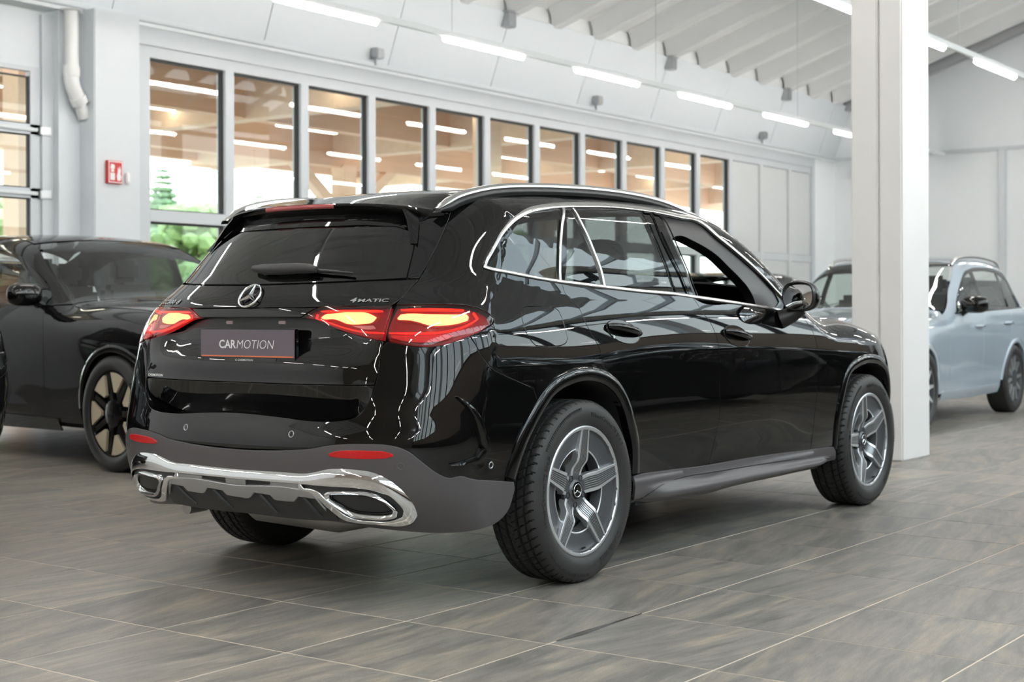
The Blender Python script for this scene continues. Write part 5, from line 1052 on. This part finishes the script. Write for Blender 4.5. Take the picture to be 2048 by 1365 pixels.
# door mirrors
for s_ in (1, -1):
    c = np.array([1.835, -s_*1.012, 1.160]); m = MB(); bm = bmesh.new(); bmesh.ops.create_uvsphere(bm, u_segments=32, v_segments=20, radius=1)
    for v in bm.verts:
        x, y, z = v.co; fx = .085 if x > 0 else .03
        sy_ = np.sign(y)*abs(y)**.75; sz_ = np.sign(z)*abs(z)**.72
        v.co = Vector((c[0]+x*fx, c[1]+s_*-0+sy_*.090*(1-.10*z), c[2]+sz_*.078*(1+.12*(-y*s_)*-1)))
    m.bm(bm, 0, True); mh = m.build('door_mirror', 'black_paint', car)
    an = np.linspace(0, 2*PI, 40, endpoint=False); ring = lambda r, dx: [(c[0]-.031+dx, c[1]+np.sign(math.cos(a))*abs(math.cos(a))**.75*.084*r, c[2]+np.sign(math.sin(a))*abs(math.sin(a))**.72*.071*r) for a in an]
    MB().grid(np.array([ring(1.03, .01), ring(1.0, -.012), ring(.93, -.012), ring(.90, -.002)]).transpose(1, 0, 2), 0, True, closed_u=True).build('mirror_rim', 'rubber_gloss', mh, auto=40)
    rr_ = [ring(k_, 0) for k_ in (.92, .75, .5, .25, .02)]; G = np.array(rr_); kk = np.array([.92, .75, .5, .25, .02])[:, None]
    G[..., 0] += -.006-.011*(1-(kk/.92)**2)+(G[..., 2]-c[2])*.11; MB().grid(G.transpose(1, 0, 2), 0, True, closed_u=True).build('mirror_pane', 'mirror_glass', mh)
    m = MB().tube([(c[0]+.03, -s_*1.0, 1.10), (c[0]+.01, -s_*.955, 1.065), (c[0]-.01, -s_*.905, 1.045)], [.035, .040, .05], 14, sx=1.); m.build('mirror_foot', 'rubber_gloss', mh)
    MB().tube([(c[0]+.055, c[1]-s_*.080, c[2]-.012), (c[0]+.068, c[1]-s_*.05, c[2]-.012), (c[0]+.078, c[1], c[2]-.012)], .006, 8).build('mirror_blinker', 'lamp_clear', mh)
# wheels
w1 = wheel_five(car, (0, -.8255, .366), math.radians(-3)); t1_ = make_tyre(w1)
w2_ = wheel_five(car, (2.888, -.8255, .366), math.radians(15)); tt = t1_.copy(); COL.objects.link(tt); tt.parent = w2_
w3 = wheel_five(car, (0, .8255, .366), .4, False); tt = t1_.copy(); COL.objects.link(tt); tt.parent = w3
w4 = wheel_five(car, (2.888, .8255, .366), .9, False); tt = t1_.copy(); COL.objects.link(tt); tt.parent = w4
# under the tail
MB().tube([(-.66, .30, .31), (-.68, .2, .298), (-.70, -.25, .292), (-.68, -.40, .30)], [.04, .065, .065, .04], 16).build('muffler', 'steel', car)
MB().tube([(-.80, .40, .300), (-.90, .40, .296)], .026, 14).build('tail_pipe', 'steel', car)
MB().tube([(0, -.72, .34), (0, .72, .34)], .04, 10).build('rear_axle', 'underbody', car); MB().tube([(-.1, -.5, .3), (.4, -.5, .3)], .05, 8).tube([(-.1, .5, .3), (.4, .5, .3)], .05, 8).build('suspension_arm', 'underbody', car)
# cabin
def seat(x, y, name, w_=.25):
    m = MB().box((x-.05, y-w_, .62), (x+.48, y+w_, .80), bev=.05); 
    b_ = MB(); bm = bmesh.new(); bmesh.ops.create_cube(bm, size=1); bmesh.ops.bevel(bm, geom=bm.edges[:], offset=.18, segments=3, affect='EDGES')
    for v in bm.verts: z = v.co.z+.5; v.co = Vector((x-.06-.20*z+v.co.x*(.20-.06*z), y+v.co.y*(w_*2)*(1-.18*max(0, z-.6)), .70+z*.56))
    b_.bm(bm, 0, True); st = m.build(name, 'interior', car); b_.build('backrest', 'interior', st)
    h_ = MB(); bm = bmesh.new(); bmesh.ops.create_uvsphere(bm, u_segments=20, v_segments=12, radius=1)
    for v in bm.verts: v.co = Vector((x-.30+v.co.x*.055, y+np.sign(v.co.y)*abs(v.co.y)**.7*.135, 1.335+np.sign(v.co.z)*abs(v.co.z)**.7*.095))
    h_.bm(bm, 0, True); h_.tube([(x-.29, y-.06, 1.33), (x-.27, y-.06, 1.22)], .008, 8).tube([(x-.29, y+.06, 1.33), (x-.27, y+.06, 1.22)], .008, 8); h_.build('headrest', 'interior', st); return st
for y in (-.37, .37): seat(1.28, y, 'front_seat'); seat(.26, y, 'rear_seat', .30)
MB().box((1.72, -.72, .80), (2.05, .72, 1.07), bev=.05).build('dashboard', 'interior', car)
m = MB(); sw = [(1.62+.07*math.sin(a), .37+.185*math.cos(a), 1.02+.175*math.sin(a)) for a in np.linspace(0, 2*PI, 33)]; m.tube(sw, .016, 8, caps=False).obox((1.63, .37, 1.02), (.02, 0, 0), (0, .16, 0), (0, 0, .03)); m.build('steering_wheel', 'interior', car)
MB().box((-.62, -.62, .70), (-.10, .62, .86), bev=.03).build('parcel_cover', 'interior', car)
xs_ = np.linspace(-.5, 1.42, 20); ys_ = np.linspace(-.60, .60, 13); G = B0.top(np.stack(np.meshgrid(xs_, ys_, indexing='ij'), -1).reshape(-1, 2)).reshape(20, 13, 3)-np.array([0, 0, .035]); MB().grid(G, 0, True).build('headliner', 'interior_grey', car)
# ---------------------------------------------------------------- the other cars
def suv_body(ws, zs, xs, F, zc, R=None, cr=.05):
    b0 = B0; Ft = line_table(*F, .1, 1.9, sm=3); zt_ = line_table(*zc, -1.4, 4.4, .02, 4)
    crt = line_table([-1.4, 1.2, 1.9, 2.4, 4.4], [cr, cr, cr+.01, .05, .07], -1.4, 4.4, .02, 4)
    Rt = (lambda z: b0.R(z/zs)*1.03) if R is None else line_table(*R, .1, 1.9)
    b = Body(lambda x, z: ws*b0.W(x*xs, z/zs), Rt, Ft, lambda x, y: zt_(x)-crt(x)*np.minimum(1.5, np.abs(y)/.8)**2.2, kxr=b0.kxr)
    b.xf = 2.9; b.kxf = .45; b.kyf = .6; return b
def wheel_simple(parent, loc, R, rim_r, style, right, proto=[{}]):
    w = MB().lathe([(rim_r, -.095), (rim_r-.003, -.104), (rim_r-.014, -.102), (rim_r-.02, -.08), (rim_r-.03, .08)], 64, mi=0).lathe([(rim_r-.03, .02), (0, .02)], 40, mi=1)
    rim = w.build('wheel', ['rim_black' if style != 'silver' else 'rim_dark', 'void'], parent, auto=40); rim.location = loc; rim.rotation_euler = (0, .2, 0 if right else PI)
    make_tyre(rim, R, rin=rim_r-.003, hi=False)
    n = 7 if style == 'gold' else 10
    for k in range(n):
        a = k*2*PI/n; f = lambda u, r, y: (math.sin(a)*r+math.cos(a)*u, y, math.cos(a)*r-math.sin(a)*u)
        if style == 'gold':
            b = MB().prism([(-.014, .15), (.014, .15), (.088, rim_r-.020), (.03, rim_r-.012), (-.03, rim_r-.012), (-.088, rim_r-.020)], ((math.cos(a), 0, -math.sin(a)), (math.sin(a), 0, math.cos(a)), (0, 1, 0)), .02, (0, -.100, 0)); b.build('blade', 'rim_gold', rim)
            a2 = a+PI/n; MB().prism([(-.022, .06), (.022, .06), (.018, rim_r-.02), (-.018, rim_r-.02)], ((math.cos(a2), 0, -math.sin(a2)), (math.sin(a2), 0, math.cos(a2)), (0, 1, 0)), .03, (0, -.092, 0)).build('spoke', 'rim_black', rim)
        else: MB().prism([(-.02, .05), (.02, .05), (.014, rim_r-.015), (-.014, rim_r-.015)], ((math.cos(a), 0, -math.sin(a)), (math.sin(a), 0, math.cos(a)), (0, 1, 0)), .03, (0, -.098, 0)).build('spoke', 'rim_dark' if style == 'dark' else 'rim_machined', rim)
    MB().lathe([(.10, -.08), (.095, -.10), (.05, -.108), (0, -.109)], 36).build('hub', 'rim_black' if style == 'gold' else 'rim_dark', rim, auto=35)
    MB().lathe([(rim_r-.05, 0), (.1, 0)], 40).build('brake_disc', 'steel', rim)
    return rim
def make_suv(label, loc, head, B, paint, zs, wbase, R, rim_r, style, front, belt, roofz_, ydz=1., lens='clear_glass', roofrail=None, group=None):
    t = thing('car', label, 'car', loc, head, group); k = B.S1-B.xc
    def s_many(pts):
        x = np.array([p[0] for p in pts], float); z = np.array([p[1] for p in pts], float); lo = np.zeros(len(x)); hi = np.full(len(x), B.S1)
        if (x < B.xc).any():
            for _ in range(16):
                m_ = (lo+hi)/2; g = B.pos(np.stack([m_, z], 1))[:, 0] < x; lo = np.where(g, m_, lo); hi = np.where(g, hi, m_)
        return [(float(a), float(c)) for a, c in zip(np.where(x >= B.xc, x+k, (lo+hi)/2), z)]
    def s_of(x, z): return s_many([(x, z)])[0][0]
    S = s_many
    zb = lambda x: belt[0]+(belt[1]-belt[0])*(x-0)/2.0                        # waist line
    arc = lambda cx, r, a0, a1, n=9: [(cx+r*math.cos(math.radians(a)), R+r*math.sin(math.radians(a))) for a in np.linspace(a0, a1, n)]
    ra = R*1.17; f0 = front
    wsx = lambda z: None
    pA, pT = f0['cowl'], f0['header']                                      # windscreen foot and top (x,z)
    K = dict(mirror=True, step=.08, dens=.04, gap=.003)
    sill = .30
    panel(B, 'front_door', S([(1.06, sill), (1.10, .6), (1.10, .95), (1.0, zb(1.0)), (1.55, zb(1.55)), (2.12, zb(2.12)), (2.16, .9), (2.14, .6), (2.06, sill)]), paint, t, **K)
    panel(B, 'rear_door', S(arc(0, ra, 25, 62, 5)+[(.12, .98), (.02, zb(.05)), (.5, zb(.5)), (1.0, zb(1.0)), (1.10, .95), (1.10, .6), (1.06, sill), (.44, sill)]), paint, t, **K)
    hood_y = [f0['hw'](x) for x in f0['hx']]; hs = [tuple(v) for v in B.param(B.top(np.array([(x, -y) for x, y in zip(f0['hx'], hood_y)])))]
    fx_ = f0['hx'][-1]; nose = [(hs[-1][0]+.02, hs[-1][1]-.06)]
    fa = [(a+k, b) for a, b in arc(wbase, ra, 30, 178, 12)]
    panel(B, 'front_fender', [(2.06+k, sill), (2.14+k, .6), (2.16+k, .9), (2.12+k, zb(2.12))]+hs+[(hs[-1][0]-.01, .80)]+fa+[(fa[-1][0], sill)], paint, t, **K)
    send = B.S1*2+B.xf-B.xc-.0; fe = fa[0]
    panel(B, 'front_bumper', [(send, .25), (send, .66), (hs[-1][0]+.25, .70), (hs[-1][0]-.01, .79)]+[fe]+[(fe[0]+.03, .28)], paint, t, **K)
    panel(B, 'grille', [(send-.06, .62), (send-.06, f0['gz']), (send-.48, f0['gz']-.01), (send-.50, .66)], 'gloss_black', t, off=.012, **K)
    panel(B, 'headlamp', [(send-.56, .76), (send-.56, .86), (hs[-1][0]+.04, .88), (hs[-1][0]+.02, .82)], 'clear_glass', t, off=.006, **K)
    panel(B, 'nose_panel', [(send, .66), (send, hs[-1][1]-.02), (hs[-1][0], hs[-1][1]-.02), (hs[-1][0]-.01, .80), (hs[-1][0]+.25, .70)], paint, t, off=-.004, **K)
    hl_ = [(x, -y+.006) for x, y in zip(f0['hx'], hood_y)]; cw = pA[0]
    panel(B, 'hood', hl_+[(f0['nose'], 0)]+[(x, -y) for x, y in hl_[::-1]]+[(cw+.06, 0)], paint, t, top=True, step=.08, dens=.05)
    for s_ in (.36, -.36): P_ = B.top(np.array([(x, s_*(1-.06*(x-cw))) for x in np.linspace(cw+.1, f0['nose']-.25, 14)])); MB().tube([tuple(v) for v in P_-np.array([0, 0, .004])], .012, 6).build('hood_ridge', paint, t)
    yw = f0['yw']; w_ = [(pT[0]+.02, -yw[1]+.02), ((pA[0]+pT[0])/2, -(yw[0]+yw[1])/2), (pA[0], -yw[0])]
    panel(B, 'windscreen', w_+[(pA[0]+.05, 0)]+[(x, -y) for x, y in w_[::-1]]+[(pT[0]-.04, 0)], lens, t, top=True, flange=0, step=.08, dens=.05)
    rx = np.linspace(-.45, pT[0]-.03, 9); rl = [(x, -yw[1]) for x in rx]
    panel(B, 'roof_panel', rl+[(pT[0]-.07, 0)]+[(x, -y) for x, y in rl[::-1]], paint, t, top=True, step=.09, dens=.06)
    seam = [tuple(v) for v in B.param(B.top(np.array([(x, y) for x, y in rl])))]; ap = [tuple(v) for v in B.param(B.top(np.array(w_)))]
    dt = f0['dlo_top']
    dl = S([(-.42, zb(-.42)), (.5, zb(.5)), (1.2, zb(1.2)), (pA[0]-.12, zb(pA[0]-.12))]+dt[::-1])
    panel(B, 'body_side', S([(-.70, zb(-.7))])+[(seam[0][0]-.08, seam[0][1]-.03)]+seam+ap[1:]+[(2.12+k, zb(2.12)), (pA[0]-.12+k, zb(pA[0]-.12))]+[(a, b) for a, b in S(dt)]+S([(-.42, zb(-.42)), (.02, zb(.05)), (.12, .98)])+S(arc(0, ra, 62, 178, 8))+S([(-.5, .32), (-.62, .32)]), paint, t, **K)
    qs = S([(-.62, .3), (-.62, .7), (-.70, zb(-.7))]); tg_ = qs+[(seam[0][0]-.085, seam[0][1]-.035), (.4, seam[0][1]-.02), (0, seam[0][1]-.02)]
    glz = [(0, zb(0)+.05), (.55, zb(0)+.05), (.60, seam[0][1]-.10), (0, seam[0][1]-.07)]
    panel(B, 'tailgate', mir([(0, .3)]+tg_), paint, t, holes=[mir(glz)], step=.08, dens=.04); panel(B, 'rear_glass', mir(glz), 'tint_glass', t, off=-.006, gap=-.004, flange=0, step=.08)
    xg = f0['xg']
    def lerp_top(x): return float(np.interp(x, [p[0] for p in dt[::-1]], [p[1] for p in dt[::-1]]))
    def win(a, b): 
        xs_ = np.linspace(a, b, 7); return S([(x, zb(x)+.02) for x in xs_]+[(x, max(zb(x)+.03, lerp_top(x)-.025)) for x in xs_[::-1]])
    wins = [win(-.30, xg[0]), win(xg[0]+.06, xg[1]), win(xg[1]+.10, pA[0]-.22)]
    panel(B, 'pillar_trim', dl, 'gloss_black', t, holes=wins, off=-.005, **{**K, 'gap': 0})
    for n_, w in zip(('quarter_glass', 'rear_door_glass', 'front_door_glass'), wins): panel(B, n_, w, lens if n_[0] == 'f' else f0.get('rear_tint', lens), t, off=-.008, flange=0, **{**K, 'gap': -.003})
    strip(B, 'waist_moulding', S([(-.42, zb(-.42)+.004), (.5, zb(.5)+.004), (1.2, zb(1.2)+.004), (pA[0]-.12, zb(pA[0]-.12)+.004)]), .014, f0['trim'], t, mirror=True, dens=.1)
    for cx in (0, wbase):
        strip(B, 'arch_moulding', S(arc(cx, ra-.02, 178, 0, 18)), .05, f0['arch'], t, off=.012, mirror=True, thick=.03, dens=.06)
        P_ = B.pos(np.array(S(arc(cx, ra-.04, 190, -10, 16)))); Q_ = P_.copy(); Q_[:, 1] = -.55
        for s_ in (1, -1): m = MB().grid(np.stack([P_, Q_], 1)*[1, s_, 1], 0, True); m.add(Q_*[1, s_, 1], [tuple(range(len(Q_)))]); m.build('wheel_housing', 'underbody', t)
    panel(B, 'side_skirt', S([(.46, .33), (1.3, .33), (2.3, .33), (2.3, .24), (1.3, .23), (.46, .24)]), f0['skirt'], t, off=.012, **K)
    P_ = [B.pos(np.array([(s_of(x, .62), .62)]))[0] for x in (.6, 1.3, 2.0)]
    MB().box((-.75, -.5, .26), (wbase+.7, .5, .45)).box((.5, -.84, .26), (wbase-.5, .84, .42)).build('underbody', 'underbody', t)
    ss_ = np.linspace(-send+.03, send-.03, 180); zz2 = np.linspace(.34, belt[1]-.03, 8); q_ = np.stack(np.meshgrid(ss_, zz2, indexing='ij'), -1).reshape(-1, 2); Pq = B.pos(q_); Pq -= B.nrm(Pq)*.05; Pq = Pq.reshape(180, 8, 3); fs = []
    for i in range(179):
        for j in range(7):
            c = (Pq[i, j]+Pq[i+1, j+1])/2
            if abs(c[1]) > .5 and min(math.hypot(c[0], c[2]-R), math.hypot(c[0]-wbase, c[2]-R)) < ra+.08: continue
            a = i*8+j; fs.append((a, a+8, a+9, a+1))
    m = MB(); m.add(Pq.reshape(-1, 3), fs, 0, True); m.build('inner_shell', 'void', t)
    tw = f0['track']
    for x in (0, wbase):
        for s_ in (1, -1): wheel_simple(t, (x, -s_*tw, R), R, rim_r, style, s_ > 0)
    for s_ in (1, -1):
        c = np.array([pA[0]-.33, -s_*(f0['my']), zb(pA[0]-.3)+.085]); bm = bmesh.new(); bmesh.ops.create_uvsphere(bm, u_segments=24, v_segments=14, radius=1)
        for v in bm.verts:
            x, y, z = v.co; v.co = Vector((c[0]+x*(.10 if x > 0 else .03), c[1]+np.sign(y)*abs(y)**.7*.135, c[2]+np.sign(z)*abs(z)**.7*.085))
        mh = MB().bm(bm, 0, True).build('door_mirror', 'gloss_black', t); MB().tube([(c[0]+.02, c[1]+s_*.08, c[2]-.05), (c[0], -s_*(f0['my']-.18), c[2]-.12)], .035, 10).build('mirror_foot', 'gloss_black', mh)
        for xh in (.28, 1.28):
            Pc = B.pos(np.array([(s_of(xh, zb(xh)-.14), zb(xh)-.14)]))[0]*[1, s_, 1]; MB().tube([tuple(Pc+[-.11, s_*.004, -.002]), tuple(Pc+[-.08, -s_*.032, 0]), tuple(Pc+[.08, -s_*.034, 0]), tuple(Pc+[.11, s_*.004, -.002])], .014, 8).build('handle', paint if f0['trim'] != 'chrome_satin' else paint, t)
    if roofrail:
        for s_ in (1, -1):
            P_ = B.top(np.array([(x, -s_*(yw[1]-.015)) for x in np.linspace(-.45, pT[0]+.02, 24)])); h = np.interp(np.linspace(0, 1, 24), [0, .08, .92, 1], [0, .035, .035, 0])[:, None]
            MB().tube([tuple(v) for v in P_+np.array([0, 0, 1])*h], .016, 8).build('roof_rail', roofrail, t, auto=40)
    for y in (-.38, .38):
        for x, n_ in ((1.25, 'front_seat'), (.3, 'rear_seat')):
            st = MB().box((x-.28, y-.24, .72), (x-.10, y+.24, 1.24*zs), bev=.05).build(n_, 'interior', t); MB().box((x-.30, y-.13, 1.26*zs), (x-.20, y+.13, 1.43*zs), bev=.04).build('headrest', 'interior', st)
    MB().box((pA[0]-.45, -.72, .85), (pA[0]-.05, .72, zb(pA[0])-.03), bev=.05).build('dashboard', 'interior', t)
    m = MB(); m.tube([(pA[0]-.52+.06*math.sin(a), .38+.18*math.cos(a), zb(pA[0])-.02+.17*math.sin(a)) for a in np.linspace(0, 2*PI, 25)], .016, 6, caps=False); m.build('steering_wheel', 'interior', t)
    return t
# black SUV with gold wheels, nose towards the lens
xmB = suv_body(1.055, 1.075, .95, ([.1, .3, .5, .7, .85, .95, 1.02, 1.08, 1.15, 1.3, 1.7, 1.9], [3.88, 4.0, 4.05, 4.06, 4.05, 4.04, 4.03, 4.0, 3.95, 3.8, 3.6, 3.5]),
               ([-1.4, -1.0, -.7, -.4, 0, .5, .9, 1.2, 1.45, 1.75, 2.05, 2.35, 2.6, 3.0, 3.4, 3.8, 4.1], [1.15, 1.40, 1.60, 1.69, 1.735, 1.75, 1.745, 1.72, 1.665, 1.52, 1.355, 1.21, 1.19, 1.18, 1.155, 1.11, 1.04]))
xm_front = dict(cowl=(2.33, 1.2), header=(1.44, 1.64), hx=[2.34, 2.6, 3.0, 3.4, 3.7], hw=lambda x: .86-.05*max(0, x-2.6), nose=3.98, gz=.98, yw=(.84, .66), dlo_top=[(2.02, 1.28), (1.75, 1.42), (1.45, 1.545), (1.1, 1.60), (.6, 1.625), (.1, 1.60), (-.25, 1.50), (-.42, 1.36)], xg=(.12, 1.02), trim='gloss_black', arch='gloss_black', skirt='gloss_black', track=.875, my=1.05, rear_tint='tint_glass')
xm = make_suv('black SUV with gold and black wheels parked at the left, nose towards the viewer', (2.967, 6.914, 0), -1.71, xmB, 'far_paint', 1.075, 3.105, .400, .298, 'gold', xm_front, (1.19, 1.145), 1.7)
def copy_car(src, label, loc, head, group=None):
    c = src.copy(); COL.objects.link(c); c.location = loc; c.rotation_euler = (0, 0, head); c['label'] = label
    if group: c['group'] = group
    for ch in src.children: copy_part(ch, c)
    return c
# silver blue SUV behind the column
x3B = suv_body(1.0, 1.02, 1.0, ([.1, .3, .5, .7, .85, .95, 1.02, 1.08, 1.15, 1.3, 1.7, 1.9], [3.55, 3.66, 3.71, 3.72, 3.69, 3.62, 3.55, 3.45, 3.3, 3.1, 3.0, 2.9]),
               ([-1.4, -1.0, -.7, -.4, 0, .5, .9, 1.15, 1.35, 1.6, 1.85, 2.08, 2.4, 2.8, 3.2, 3.6, 4.0], [1.1, 1.34, 1.53, 1.62, 1.66, 1.675, 1.66, 1.63, 1.575, 1.43, 1.28, 1.14, 1.10, 1.065, 1.02, .95, .85]))
x3_front = dict(cowl=(2.06, 1.14), header=(1.26, 1.58), hx=[2.08, 2.4, 2.8, 3.2, 3.4], hw=lambda x: .80-.06*max(0, x-2.4), nose=3.6, gz=.84, yw=(.83, .66), dlo_top=[(1.78, 1.18), (1.5, 1.36), (1.25, 1.475), (.95, 1.525), (.5, 1.545), (.05, 1.53), (-.3, 1.44), (-.45, 1.28)], xg=(.06, .94), trim='gloss_black', arch='grey_paint', skirt='grey_paint', track=.82, my=1.03)
x3 = make_suv('silver blue SUV half hidden by the white column, facing left', (10.98, 1.72, 0), 3.17, x3B, 'grey_paint', 1.02, 2.864, .365, .262, 'silver', x3_front, (1.115, 1.06), 1.63, roofrail='chrome_satin')
copy_car(xm, 'dark parked car whose roof shows through the open driver window of the black wagon', (12.3, 5.2, -.12), 0.03)
copy_car(xm, 'dark SUV at the right edge of the photo behind the silver blue one', (16.4, .35, 0), 3.16)
copy_car(xm, 'black car of which only a bumper edge shows at the left edge of the photo', (-.53, 6.84, 0), -1.66)
for x, w in ((2.6, 'first'), (5.5, 'second'), (8.4, 'last')):  # unseen SUVs added so the wagon's doors mirror something dark
    copy_car(xm, 'dark SUV added out of frame at right, %s of the row counted from the viewer' % w, (x, -6.75, 0), PI/2+.03, 'dark SUVs added in the row on the right')
